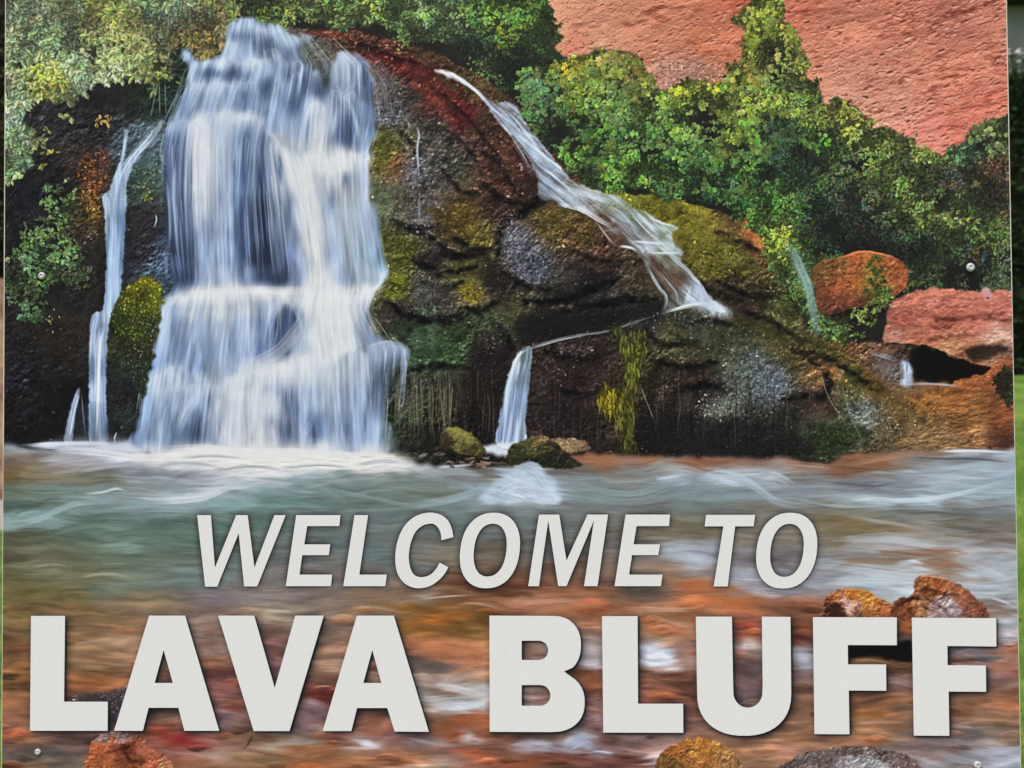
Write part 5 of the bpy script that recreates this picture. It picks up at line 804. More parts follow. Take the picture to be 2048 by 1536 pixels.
    for q, w, n, c, al, sw in (([(30,890),(100,888),(180,886),(260,890)],8,26,(200,208,222),.5,1.5),([(40,895),(90,900),(120,902)],6,8,(52,50,52),.5,1.6),([(120,900),(200,905),(280,915),(380,908)],14,26,(214,216,224),.45,2),([(280,912),(400,905),(520,915),(640,922),(770,925),(830,935)],34,120,(228,225,222),.45,2.6),
                               ([(420,905),(520,900),(640,905),(760,910)],12,40,(222,222,224),.45,2.2),([(300,925),(360,935),(430,930)],16,18,(196,200,212),.4,1.8),([(160,940),(230,930),(300,925)],12,16,(176,178,190),.4,1.6),([(60,925),(120,935),(190,945)],16,16,(140,122,108),.4,1.6),([(100,950),(160,940),(220,945)],10,10,(165,165,172),.35,1.5),
                               ([(165,988),(205,984),(235,977),(262,985)],5,12,(190,200,208),.55,1.4),([(260,1000),(330,1002),(400,996),(450,978),(510,955)],14,40,(196,204,214),.45,1.9),([(330,970),(380,945),(440,940)],10,14,(110,114,135),.4,1.8),([(360,990),(420,985),(470,965)],14,18,(205,210,218),.38,1.8),([(450,1000),(520,975),(600,955),(700,945)],16,22,(150,172,180),.35,1.9),
                               ([(20,1050),(70,1040),(110,1022),(160,1005),(230,1002)],14,36,(146,168,172),.42,1.9),([(230,1002),(300,1010),(380,1015),(460,1005)],14,22,(140,162,166),.38,1.8),([(20,1035),(70,1012),(130,990)],8,12,(76,96,84),.45,2),([(20,975),(80,970),(150,975)],10,10,(124,140,130),.3,1.6),
                               ([(90,1075),(160,1055),(230,1052),(290,1060)],10,14,(116,138,130),.35,1.6),([(620,965),(660,985),(700,1012)],10,14,(132,152,154),.4,1.5),([(560,960),(640,975),(740,995),(820,1010),(880,1005)],8,14,(126,148,148),.4,1.5),([(820,1012),(900,998),(960,980),(1010,970)],18,28,(150,170,182),.42,1.8),([(940,1010),(1000,1000),(1060,1000)],16,20,(160,178,192),.4,1.8),
                               ([(800,965),(860,950),(920,945),(980,950)],12,18,(140,156,162),.4,1.6),([(870,935),(920,932),(960,928)],4,8,(190,198,208),.5,1.3),([(1120,960),(1200,985),(1270,990),(1340,970),(1400,940)],22,36,(140,158,164),.38,1.7),([(1110,985),(1200,1002),(1300,1000),(1390,975),(1450,950)],18,26,(128,142,148),.38,1.7),([(1310,958),(1340,955),(1375,948)],8,16,(184,198,214),.5,1.6),
                               ([(1390,965),(1430,945),(1480,955),(1520,980),(1560,1005),(1640,1018)],16,36,(172,190,206),.42,1.7),([(1420,950),(1460,965),(1490,970)],14,16,(190,203,220),.42,1.7),([(1530,945),(1560,955),(1590,975)],18,22,(178,196,210),.42,1.6),([(1440,995),(1500,990),(1560,1000)],14,12,(140,158,164),.35,1.6),([(1640,965),(1690,968),(1750,972),(1810,962)],6,12,(92,96,106),.5,1.8),
                               ([(1700,1003),(1760,1003),(1850,998),(1930,985),(2020,960)],9,26,(192,208,220),.45,1.7),([(1600,1000),(1680,1012),(1760,1010),(1830,1000)],6,12,(160,176,186),.4,1.5),([(1840,955),(1920,940),(2030,925)],26,40,(168,184,196),.38,1.9),([(1880,903),(1950,902),(2030,905)],6,16,(196,206,218),.5,1.5),([(1800,915),(1880,917),(1960,918),(2030,925)],5,10,(84,92,98),.5,1.6),
                               ([(1690,932),(1740,922),(1800,912),(1870,906)],10,20,(168,120,98),.4,1.6),([(1640,935),(1700,938),(1770,945)],10,14,(118,72,46),.4,1.7),([(1560,925),(1620,930),(1670,935)],10,12,(160,140,128),.4,1.5),([(1800,1028),(1880,1025),(1970,1035)],5,10,(88,92,92),.45,1.7),([(1720,1022),(1800,1016),(1900,1020)],4,6,(150,165,172),.4,1.4),
                               ([(1660,1030),(1750,1042),(1830,1055),(1920,1080)],8,18,(160,158,154),.4,1.6),([(1700,1078),(1780,1078),(1860,1090),(1960,1100)],16,30,(182,188,196),.4,1.9),([(1880,1050),(1950,1060),(2020,1070)],8,14,(90,84,74),.4,1.7),([(1730,1098),(1820,1108),(1880,1112)],6,14,(140,100,76),.45,1.7),([(1840,1100),(1900,1098),(1940,1104)],8,14,(150,104,80),.45,1.7),([(1850,1120),(1910,1130),(1960,1145)],8,12,(150,108,86),.4,1.7),
                               ([(1650,1130),(1740,1140),(1830,1150),(1900,1140)],26,50,(186,194,204),.42,2),([(1810,1122),(1830,1122),(1850,1130)],6,10,(205,215,222),.5,1.5),([(1640,1165),(1720,1165),(1800,1185)],18,30,(176,190,200),.4,1.9),([(1940,1130),(1990,1150),(2030,1170)],22,30,(184,194,206),.4,1.9),([(1980,1195),(2010,1205),(2030,1215)],8,12,(198,205,212),.45,1.5),
                               ([(1330,1095),(1400,1098),(1460,1115)],14,22,(172,178,192),.38,1.7),([(1480,1170),(1530,1190),(1580,1190)],18,24,(180,186,198),.4,1.8),([(1560,1150),(1620,1170),(1660,1180)],18,20,(160,166,178),.4,1.8),([(60,1135),(110,1128),(150,1140)],5,8,(150,156,140),.4,1.5),([(150,1155),(210,1148),(270,1152)],6,10,(158,165,148),.4,1.5),([(200,1092),(250,1090),(300,1095)],6,12,(132,152,140),.4,1.5),
                               ([(190,1165),(230,1180),(260,1180)],12,14,(120,138,126),.35,1.6),([(1000,1200),(1060,1205),(1130,1200),(1190,1210)],10,20,(188,140,118),.4,1.6),([(840,1198),(900,1192),(950,1190)],4,8,(182,170,160),.45,1.3),([(900,1205),(960,1208),(1010,1220)],5,8,(180,145,120),.4,1.4),([(1280,1215),(1340,1218),(1400,1215)],10,14,(198,160,135),.4,1.5),([(1400,1200),(1460,1205),(1520,1212)],16,22,(190,112,70),.35,1.8),
                               ([(1380,1170),(1420,1166),(1470,1180),(1520,1195)],8,14,(160,92,58),.4,1.7),([(1260,1185),(1310,1180),(1370,1185)],8,10,(84,78,74),.4,1.6),([(1295,1345),(1340,1350),(1390,1340)],6,12,(100,58,42),.45,1.6),([(1160,1290),(1185,1300),(1205,1320)],16,16,(176,168,178),.4,1.6),([(1160,1328),(1180,1330),(1204,1328)],5,8,(190,192,206),.45,1.4),
                               ([(860,1370),(900,1375),(940,1385),(980,1400)],18,26,(205,200,204),.42,1.8),([(860,1415),(900,1418),(950,1412),(980,1405)],8,18,(200,206,216),.5,1.6),([(850,1330),(880,1328),(900,1335)],10,14,(96,86,82),.45,1.7),([(840,1290),(900,1300),(970,1310)],20,24,(188,122,84),.35,1.9),([(880,1455),(920,1440),(960,1430)],14,18,(160,84,50),.4,1.7),([(890,1480),(910,1470),(950,1462)],5,8,(128,60,36),.45,1.6),([(925,1478),(945,1472),(940,1482)],8,10,(196,194,208),.45,1.4),([(720,1492),(738,1484),(745,1490)],10,12,(205,206,214),.45,1.4),
                               ([(800,1470),(860,1485),(900,1490),(960,1488)],8,16,(150,140,148),.4,1.5),([(1050,1495),(1080,1485),(1110,1490)],10,16,(178,178,194),.42,1.5),([(1130,1505),(1160,1490),(1180,1475)],4,8,(184,192,210),.5,1.3),([(1140,1475),(1165,1480),(1190,1495)],12,16,(172,180,200),.4,1.5),([(1180,1500),(1200,1502),(1230,1506)],4,8,(180,186,202),.45,1.3),([(1195,1470),(1205,1480),(1215,1490)],10,10,(84,50,40),.4,1.6),
                               ([(1240,1500),(1290,1505),(1320,1495)],12,16,(176,140,134),.38,1.6),([(1315,1520),(1335,1525),(1350,1540)],14,18,(184,192,206),.42,1.6),([(1020,1510),(1090,1515),(1160,1520),(1240,1535)],10,16,(120,66,50),.4,1.6),([(600,1510),(650,1495),(700,1500)],14,18,(158,100,66),.38,1.7),([(500,1500),(560,1488),(610,1480)],12,16,(160,146,128),.38,1.6),([(380,1510),(430,1502),(480,1498)],16,20,(170,138,118),.38,1.7),([(340,1480),(360,1476),(385,1482)],16,26,(152,34,38),.4,1.8),([(300,1500),(350,1505),(400,1520)],8,12,(160,120,116),.38,1.5),
                               ([(20,1520),(60,1505),(110,1500),(150,1515)],16,26,(84,78,76),.4,1.7),([(40,1530),(90,1522),(140,1520)],10,14,(150,140,126),.38,1.5),([(30,1480),(80,1478),(140,1470)],8,10,(160,112,92),.35,1.6),([(505,1470),(495,1490),(480,1502)],3,6,(45,30,26),.7,1.2),([(470,1505),(485,1515),(510,1520)],5,8,(172,128,98),.4,1.4),([(150,1340),(190,1335),(230,1340)],8,10,(170,140,112),.35,1.5),([(140,1290),(200,1282),(250,1285)],8,10,(178,148,122),.35,1.5),([(205,1310),(240,1308),(262,1310)],5,6,(176,144,118),.4,1.4),
                               ([(20,1330),(60,1322)],6,6,(160,108,80),.4,1.4),([(150,1400),(200,1393),(240,1385)],10,14,(88,68,62),.45,1.7),([(212,1398),(230,1392),(248,1380)],8,10,(170,170,180),.35,1.1),([(520,1222),(560,1222),(590,1224)],6,10,(190,178,160),.4,1.5),([(630,1395),(650,1385),(670,1390)],12,16,(104,40,36),.4,1.7),([(600,1400),(625,1402),(650,1410)],16,18,(150,125,130),.38,1.6),([(625,1375),(650,1372),(670,1375)],3,6,(205,150,120),.45,1.2),([(640,1345),(660,1340),(690,1340)],8,10,(175,140,118),.38,1.5),
                               ([(1690,1325),(1740,1320),(1800,1330)],5,8,(140,102,74),.45,1.5),([(1950,1310),(1985,1300),(2020,1295)],10,14,(140,128,134),.38,1.6),([(1985,1325),(2010,1315),(2030,1312)],14,18,(180,130,112),.35,1.6),([(1700,1448),(1750,1444),(1810,1446)],6,10,(185,140,106),.4,1.5),([(1900,1400),(1960,1390),(2030,1395)],14,16,(150,112,92),.38,1.6),([(1990,1420),(2020,1412),(2035,1410)],14,16,(178,104,72),.38,1.7),([(1930,1495),(1980,1505),(2030,1500)],14,22,(168,172,186),.4,1.6),([(1860,1500),(1920,1520),(1990,1525)],12,20,(150,148,158),.4,1.6),
                               ([(1590,1312),(1605,1318),(1620,1322)],12,14,(172,174,190),.4,1.5),([(1480,1295),(1500,1288),(1520,1290)],5,8,(195,178,170),.4,1.3),([(1545,1500),(1600,1492),(1660,1488)],8,12,(176,130,108),.38,1.6)):
        bundle(q, w * .85, int(n * .7) + 2, c, al * .8, sw, 9)
    for pts, c, al, sf in (([(1286,1296),(1318,1284),(1340,1300),(1350,1322),(1330,1340),(1300,1338),(1288,1320)],(205,213,230),.9,7),([(1325,1088),(1372,1098),(1420,1112),(1400,1140),(1362,1136),(1338,1108)],(176,184,198),.6,8),([(860,1405),(905,1398),(960,1392),(980,1412),(930,1424),(880,1422)],(196,202,214),.6,6),([(870,1362),(920,1366),(975,1380),(975,1396),(920,1386)],(196,188,190),.5,7),
                           ([(715,1484),(738,1476),(752,1490),(735,1502)],(196,196,204),.8,5),([(1030,1490),(1085,1480),(1110,1492),(1075,1502)],(172,172,188),.6,5),([(1125,1498),(1150,1468),(1178,1474),(1186,1496),(1160,1500)],(150,158,182),.7,5),([(920,1480),(935,1466),(950,1472),(940,1486)],(186,184,200),.8,4),([(1320,1515),(1345,1520),(1355,1545),(1325,1545)],(178,186,202),.7,6),([(1155,1285),(1200,1290),(1204,1325),(1165,1325)],(160,148,150),.5,8),
                           ([(1586,1304),(1618,1312),(1618,1330),(1588,1328)],(162,164,182),.7,6),([(1484,1286),(1508,1282),(1520,1294),(1490,1300)],(186,170,166),.7,4),([(1360,1168),(1420,1160),(1490,1180),(1540,1200),(1470,1212),(1400,1196)],(176,102,62),.5,9),([(1070,1212),(1180,1196),(1200,1215),(1110,1226)],(166,118,94),.4,8),([(840,1280),(930,1284),(975,1305),(900,1318),(845,1305)],(186,120,84),.6,9),([(835,1316),(880,1322),(900,1338),(860,1350),(838,1340)],(92,84,80),.7,5),
                           ([(320,1462),(372,1460),(395,1475),(360,1494),(330,1486)],(142,46,44),.6,8),([(60,1500),(130,1490),(160,1515),(100,1532),(40,1525)],(92,84,80),.6,9),([(1540,1215),(1600,1205),(1650,1215),(1650,1232),(1560,1232)],(118,76,58),.5,8),([(1240,1180),(1300,1176),(1330,1190),(1270,1200)],(82,74,70),.6,7)):
        b2, m2 = region(pts, 5, 20, soft=sf, seed=4); X2, Y2 = grid(b2)
        kk = np.clip(.8 + .7 * fbm(X2 / 40, Y2 / 7, 3, 3), .1, 1.15); put(b2, np.clip(m2 * al * kk, 0, 1), np.array(c) * (1 + .07 * fbm(X2 / 24, Y2 / 5, 6, 2))[..., None])
    b2, m2 = region(OUT['river'], 2, 24, soft=2, smooth=False); v = img[b2[1]:b2[3], b2[0]:b2[2]]
    v += (box(box(v, 6, 1), 4, 1) - v) * (m2 * .45)[..., None]
    # splash at the foot of the fall
    b2, m2 = region([(268,914),(330,906),(400,894),(470,890),(560,889),(640,899),(700,903),(765,907),(812,921),(838,932),(770,942),(690,940),(610,946),(530,944),(450,956),(390,940),(325,932)], 9, 20, soft=8, seed=7)
    X, Y = grid(b2); put(b2, np.clip(m2 * (.66 + .5 * fbm(X / 40, (Y + X * .05) / 8, 2, 4)), 0, .95), np.array((227, 224, 222)) * (1 + .05 * fbm(X / 22, Y / 12, 2, 3))[..., None])
    flow(150, 912, 955, 290, 830, (18, 70), (.74, .84, .92, 1.04), .5, 1.6, -.03)
    for q in ([(300,936),(370,926),(450,938)],[(420,944),(500,934),(580,942)],[(560,936),(640,930),(720,936)],[(700,932),(770,922),(830,930)],[(340,920),(420,912),(500,918)]): bundle(q, 7, 7, (150, 160, 174), .4, 1.5, 12)
    for i in range(90):
        x = RNG.uniform(280, 790); dab('chip', x, 904 + RNG.randn() * 7, RNG.uniform(2, 5), .6, RNG.uniform(0, 3), (222, 222, 224), .25)
    b2, m2 = region([(262,902),(330,884),(450,876),(600,880),(720,884),(775,900),(760,915),(500,915),(280,915)], 8, 26, soft=12, seed=5); put(b2, m2 * .34, (206, 212, 222))
    b2, m2 = region([(70,892),(130,880),(200,878),(262,882),(250,896),(120,900)], 5, 16, soft=6, seed=6); put(b2, m2 * .4, (190, 198, 212))
    for i in range(46):
        x = RNG.uniform(90, 262); dab('chip', x, 886 + RNG.randn() * 3.4, RNG.uniform(2, 4), .6, RNG.uniform(0, 3), (200, 208, 220), .35)
    bundle([(228,890),(232,870),(238,860)], 4, 5, (180, 195, 205), .5, 1.2)
    b2, m2 = region(OUT['wave'], 4, 14, soft=4); X, Y = grid(b2)
    put(b2, m2 * .95, field([(1060,930,150,165,182),(1050,960,188,202,220),(1090,960,172,188,210),(1040,985,196,208,224),(1100,990,190,203,222),(1000,975,168,186,202)], b2) * (1 + .12 * fbm(X / 20, (Y - X * .25) / 6, 3, 3))[..., None])
    bundle([(1042,930),(1075,945),(1105,985),(1118,1004)], 14, 16, (184, 198, 216), .4, 1.5); bundle([(990,985),(1040,965),(1090,975)], 22, 26, (190, 203, 218), .38, 1.6); bundle([(1060,1000),(1100,1005),(1125,1005)], 6, 8, (188, 198, 212), .5, 1.4)
    # -- stones in and by the water
    b, m = region([(1100,878),(1140,876),(1172,885),(1176,900),(1130,905),(1105,898)], 2, 8, soft=1); rock(b, m, [(1120,885,128,105,78),(1150,890,135,110,84),(1170,895,105,78,62)], 150, .15, 12, (3, 6))
    for x, y, w, c in ((905,925,22,(120,105,96)),(960,930,26,(140,110,95)),(840,912,20,(100,96,98)),(870,908,18,(86,80,80)),(975,918,16,(120,104,92)),(940,920,14,(110,96,84)),(1000,925,14,(84,78,60))):
        for k in range(5): dab('chip', x + RNG.randn() * 7, y + RNG.randn() * 4, w * RNG.uniform(.5, 1), .45, RNG.randn() * .2, np.array(c) * RNG.uniform(.75, 1.2), .8)
    for k, N, n in (('mossy_stone', [(905,862,118,112,58),(935,870,108,106,56),(890,880,64,54,42),(920,890,84,78,48),(955,895,72,68,40),(900,902,44,40,34)], 420), ('mossy_stone_b', [(1075,876,110,90,58),(1050,885,80,80,48),(1030,905,58,60,38),(1090,895,66,64,42),(1110,910,46,44,34),(1150,930,50,46,34),(1080,925,40,42,30)], 520),
                    ('stone_a', [(1670,1190,165,95,52),(1700,1185,178,108,50),(1740,1195,176,112,48),(1665,1220,86,48,36),(1690,1200,185,128,108),(1700,1215,188,140,128),(1740,1215,172,108,56),(1780,1225,160,92,58),(1710,1230,120,80,60)], 500),
                    ('stone_b', [(1845,1160,160,95,62),(1880,1165,150,84,52),(1920,1180,150,92,62),(1860,1185,120,72,42),(1810,1200,120,64,40),(1830,1205,170,120,80),(1880,1205,150,125,125),(1900,1215,155,135,140),(1940,1205,130,78,62),(1960,1220,132,76,58),(1810,1222,122,66,44)], 900),
                    ('stone_c', [(1600,1520,96,84,82),(1650,1505,102,86,82),(1700,1500,95,78,74),(1760,1505,98,80,76),(1700,1525,140,132,136),(1750,1530,146,144,146),(1820,1525,104,84,82)], 1400),
                    ('stone_d', [(210,1475,150,118,112),(245,1468,142,112,106),(200,1500,170,90,56),(230,1490,150,82,56),(260,1495,112,56,40),(290,1490,150,85,64),(200,1525,150,85,48),(260,1520,125,66,44),(310,1515,150,80,58),(330,1528,170,110,78)], 700),
                    ('stone_e', [(1350,1500,150,90,45),(1400,1485,172,112,52),(1450,1500,168,120,66),(1340,1525,110,78,42),(1400,1520,150,95,48),(1460,1530,140,100,66)], 700)):
        b, m = region(OUT[k], 2, 10, soft=1); rock(b, m, N, n, .26, 15, (2.5, 6), (-.6, .8), .22, 3, alpha=(.2, .65), eps=5, pw=3.0)
    chips(*region(OUT['stone_c'], 2, 10, soft=2), 800, field([(1700,1520,165,156,158)], region(OUT['stone_c'], 2, 10, soft=2)[0]), (2.5, 6), sig=.25, alpha=(.2, .7))
    bundle([(1664,1186),(1690,1179),(1726,1181),(1760,1196)], 3, 6, (212, 150, 84), .5, 1.3); bundle([(1830,1165),(1846,1152),(1884,1157),(1925,1174)], 3, 7, (205, 150, 110), .5, 1.3)
    smear([(1790,1214),(1820,1198),(1850,1198),(1872,1208)], 4, (44, 26, 22), .9); smear([(1830,1195),(1850,1178),(1890,1190),(1915,1188)], 4, (66, 34, 24), .8); smear([(1810,1222),(1840,1212),(1870,1224)], 3.5, (70, 34, 26), .8); smear([(1872,1206),(1890,1222),(1900,1235)], 4, (80, 50, 44), .7); smear([(195,1508),(230,1500),(262,1490),(275,1478)], 3.5, (70, 34, 26), .8); smear([(250,1500),(262,1520),(300,1524)], 4, (64, 30, 24), .8); smear([(283,1488),(310,1508),(335,1526)], 2.5, (200, 140, 120), .6)
    b, m = region([(1660,1212),(1675,1205),(1692,1225),(1690,1240),(1658,1238)], 2, 8, soft=2); put(b, m * .75, (70, 36, 30))
    bundle([(1690,1192),(1700,1210),(1706,1228)], 10, 10, (192, 150, 140), .5, 1.5)
    b, m = region([(1690,1296),(1740,1288),(1800,1282),(1826,1286),(1826,1322),(1790,1322),(1760,1314),(1720,1312),(1694,1318)], 2, 14, soft=2); put(b, m * .95, (24, 22, 23))
    b, m = region([(140,1395),(190,1388),(235,1378),(262,1374),(240,1420),(222,1462),(214,1462),(214,1400),(150,1402)], 2, 10, soft=3); put(b, m * .75, (64, 55, 60)); chips(b, m, 160, field([(220,1395,110,100,110)], b), (3, 7), (.3, .5), (-.6, 0), .5)
# ---------------------------------------------------------------- lettering outlines (pu)
def ell(cx, cy, a, b, sh, n=44, e=2.25):
    t = np.linspace(0, 2 * np.pi, n, endpoint=False)
    x = np.sign(np.cos(t)) * np.abs(np.cos(t)) ** (2 / e) * a; y = np.sign(np.sin(t)) * np.abs(np.sin(t)) ** (2 / e) * b
    return np.stack([cx + x - sh * y, cy + y], 1)
def arc(cx, cy, rx, ry, a0, a1, n=12, e=2.0):
    t = np.radians(np.linspace(a0, a1, n)); c, s = np.cos(t), np.sin(t)
    return [(cx + np.sign(q) * abs(q) ** (2 / e) * rx, cy + np.sign(w) * abs(w) ** (2 / e) * ry) for q, w in zip(c, s)]
LETTERS = [  # (letter, outline, holes)
 ('W', [(395,1030),(422.5,1030),(430.5,1135),(473,1030),(496,1030),(509.5,1135),(549.5,1030),(572,1030),(515,1172.5),(489,1172.5),(478,1066),(435,1173),(411,1173)], []),
 ('E', [(593,1030),(681.5,1030),(679,1052),(615,1052),(609,1088.5),(661,1088.5),(658,1110),(605,1110),(599.5,1149),(665,1149),(662,1172),(572,1172)], []),
 ('L', [(709.5,1030),(736.5,1030),(719,1149),(774,1149),(771,1172),(687,1172)], []),
 ('C', 'C', []),
 ('O', 'O1', 'O1i'),
 ('M', [(1078,1029),(1118.5,1029),(1133,1121),(1175,1029),(1216,1029),(1195,1172),(1168,1172),(1188,1040),(1133,1172),(1116.5,1172),(1096.5,1041),(1078,1172),(1056.5,1172)], []),
 ('E', [(1251,1029),(1340,1029),(1338,1052),(1273,1052),(1267,1088.5),(1320,1088.5),(1316.5,1110),(1264,1110),(1258,1149),(1325,1149),(1321.5,1172),(1229,1172)], []),
 ('T', [(1412,1029.5),(1510,1029.5),(1507,1052.5),(1470,1052.5),(1455,1172.5),(1427,1172.5),(1446.5,1052.5),(1409,1052.5)], []),
 ('O', 'O2', 'O2i'),
 ('L', [(63,1231.5),(131,1231.5),(129,1403),(216.5,1403),(216,1461),(61,1461)], []),
 ('A', [(299,1231),(371,1231),(439,1461),(369.5,1461),(357.5,1415),(298,1415),(286.5,1461),(229,1461)], [[(328,1299.5),(346.5,1365.5),(310,1365.5)]]),
 ('V', [(437,1231),(509,1231),(550,1375.5),(591,1231),(648,1231),(579.5,1461.5),(508,1461.5)], []),
 ('A', [(714,1231),(788,1231),(858,1463),(789.5,1462.5),(775,1415.5),(714.5,1415.5),(703,1461.5),(646,1461.5)], [[(745,1299.5),(763,1365.5),(727,1365.5)]]),
 ('B', [(979,1231)] + [(1100,1231.5)] + arc(1106,1290,56,58.5,-88,48,14,2.25) + [(1128,1342.5)] + arc(1104,1404,65.5,59.5,-48,90,14,2.25) + [(979.5,1463)],
   [[(1043.5,1281)] + arc(1078,1300.3,18.5,19.3,-90,90,10) + [(1043.5,1319.5)], [(1043.5,1369.5)] + arc(1081,1390.3,20,20.8,-90,90,10) + [(1043.5,1411)]]),
 ('L', [(1204,1232),(1275,1232),(1276,1407),(1366,1407),(1366.5,1465),(1206.5,1464.5)], []),
 ('U', [(1391.5,1233),(1463.5,1233),(1466,1372)] + arc(1495.5,1383,29.5,32,180,0,14)[1:-1] + [(1525,1372),(1523.5,1233),(1580.5,1233.5),(1582,1385)] + arc(1488,1387,94,84,0,180,22,2.25)[1:-1] + [(1394,1385)], []),
 ('F', [(1625.5,1234),(1793,1234.5),(1793,1290),(1695,1289.5),(1695.5,1328.5),(1771.5,1328.5),(1772,1381),(1697,1380.5),(1698.5,1468),(1628.5,1467.5)], []),
 ('F', [(1823,1235),(1991.5,1236),(1992,1292.5),(1894,1291.5),(1894.5,1330),(1971,1330.5),(1971.5,1383),(1896.5,1382.5),(1898,1471),(1827,1470.5)], []),
]
_C = spline([(907,1074),(904,1058),(897,1042),(885,1031),(868,1025.5),(850,1026),(830,1033),(812,1048),(799,1071),(792,1098),(791,1125),(796,1148),(808,1165),(824,1174),(842,1176),(862,1171),(880,1158),(891,1145),(897,1134)], 4)
_Ci = spline([(879.5,1125),(872,1138),(861,1149),(846,1154),(833,1152),(824,1143),(819,1127),(818,1108),(822,1085),(831,1064),(844,1052),(857,1047.5),(868,1048),(877,1056),(882,1068),(883,1080.5)], 4)
_SHAPE = {'C': np.vstack([_C, _Ci]), 'O1': ell(980, 1100.7, 59.5, 75.5, .1), 'O1i': ell(980.5, 1100, 32.5, 52.8, .1), 'O2': ell(1573, 1101, 60.5, 75.8, .1), 'O2i': ell(1573.5, 1100.5, 33, 53, .1)}
def letter_loops(i):
    ch, o, h = LETTERS[i]
    o = _SHAPE[o] if isinstance(o, str) else np.array(o, float)
    h = [_SHAPE[h]] if isinstance(h, str) else [np.array(q, float) for q in h]
    return ch, o, h

def print_shadow():
    """the soft drop shadow printed behind the lettering"""
    b = bbox(0, 980, 2050, 1530); X, Y = grid(b)
    m = np.zeros(X.shape, np.float32); mt = np.zeros(X.shape, np.float32)
    for i in range(len(LETTERS)):
        ch, o, hs = letter_loops(i)
        bb = bbox(o[:, 0].min() - 2, o[:, 1].min() - 2, o[:, 0].max() + 2, o[:, 1].max() + 2); x, y = grid(bb)
        q = inside(o, x, y)
        for h in hs: q &= ~inside(h, x, y)
        sl = (slice(bb[1] - b[1], bb[3] - b[1]), slice(bb[0] - b[0], bb[2] - b[0]))
        (m if i >= 9 else mt)[sl] = np.maximum((m if i >= 9 else mt)[sl], q)
    def sh(a, dx, dy): return np.roll(np.roll(a, dx, 1), dy, 0)
    wide = np.clip(blur(sh(m, 5, 5), 10) * 1.25, 0, 1); tight = blur(sh(m, 3, 3), 2)
    wt = np.clip(blur(mt, 8) * 1.25 + blur(mt, 20) * .3, 0, 1); tt = blur(sh(mt, 1, 1), 2)
    k = 1 - np.clip(.70 * wide + .5 * tight * (1 - .4 * wide) + .62 * wt + .4 * tt, 0, .9)
    v = img[b[1]:b[3], b[0]:b[2]]
    v *= k[..., None]; v += (1 - k)[..., None] * np.array((26, 26, 32), np.float32)

def finish():
    b = (0, 0, CW, CH); X, Y = grid(b)
    grey = img @ np.array((.3, .59, .11), np.float32)
    img[:] = img + (grey[..., None] - img) * .04
    l = grey / 255; ln = np.where(l < .36, .36 * (np.maximum(l, 1e-3) / .36) ** 1.28, l)
    img[:] = img * (ln / np.maximum(l, 1e-3))[..., None]
    cb = (0, 430, CW, CH); v = img[cb[1]:cb[3], cb[0]:cb[2]]; q = v.mean(-1); v *= np.clip(1 + .20 * (q - blur(q, 22)) / (blur(q, 22) + 30), .5, 1.6)[..., None]
    sharpen((0, 400, CW, CH), .45, 2)
    g = RNG.randn(CH, CW).astype(np.float32); g = box(box(g, 1, 0), 1, 1) * 5.0
    img[:] = np.clip(img + g[..., None], 4, 236)
# ================================================================ helpers
def tag(o, label=None, cat=None, group=None, kind=None):
    if label: o['label'] = label
    if cat: o['category'] = cat
    if group: o['group'] = group
    if kind: o['kind'] = kind
    return o
def empty(name, loc):
    o = bpy.data.objects.new(name, None); o.location = loc; o.empty_display_size = 0.1; COL.objects.link(o); return o
def link(name, me, mat, parent=None):
    o = bpy.data.objects.new(name, me); COL.objects.link(o)
    if mat is not None: me.materials.append(mat)
    if parent is not None:
        o.parent = parent; bpy.context.view_layer.update(); o.matrix_parent_inverse = parent.matrix_world.inverted()
    return o
def mesh(name, vs, fs):
    me = bpy.data.meshes.new(name); me.from_pydata([tuple(v) for v in vs], [], [tuple(f) for f in fs]); me.update(); return me
def bmesh_obj(name, bm, mat, parent=None, smooth=False):
    me = bpy.data.meshes.new(name); bm.to_mesh(me); bm.free()
    if smooth: me.polygons.foreach_set('use_smooth', [True] * len(me.polygons))
    return link(name, me, mat, parent)
def material(name, col, rough=0.6, spec=0.3):
    m = bpy.data.materials.new(name); m.use_nodes = True; b = m.node_tree.nodes['Principled BSDF']
    b.inputs['Base Color'].default_value = (*col, 1); b.inputs['Roughness'].default_value = rough; b.inputs['Specular IOR Level'].default_value = spec
    return m, m.node_tree, b
def noisy(name, c0, c1, scale, rough=0.7, bump=0.0, detail=6, spec=0.25, c2=None):
    m, t, b = material(name, c0, rough, spec)
    tc = t.nodes.new('ShaderNodeTexCoord'); n = t.nodes.new('ShaderNodeTexNoise'); n.inputs['Scale'].default_value = scale; n.inputs['Detail'].default_value = detail
    r = t.nodes.new('ShaderNodeValToRGB'); r.color_ramp.elements[0].color = (*c0, 1); r.color_ramp.elements[1].color = (*c1, 1)
    r.color_ramp.elements[0].position = .35; r.color_ramp.elements[1].position = .66
    if c2: e = r.color_ramp.elements.new(.8); e.color = (*c2, 1)
    t.links.new(tc.outputs['Object'], n.inputs['Vector']); t.links.new(n.outputs['Fac'], r.inputs['Fac']); t.links.new(r.outputs['Color'], b.inputs['Base Color'])
    if bump:
        bp = t.nodes.new('ShaderNodeBump'); bp.inputs['Strength'].default_value = bump; bp.inputs['Distance'].default_value = .01
        t.links.new(n.outputs['Fac'], bp.inputs['Height']); t.links.new(bp.outputs['Normal'], b.inputs['Normal'])
    return m

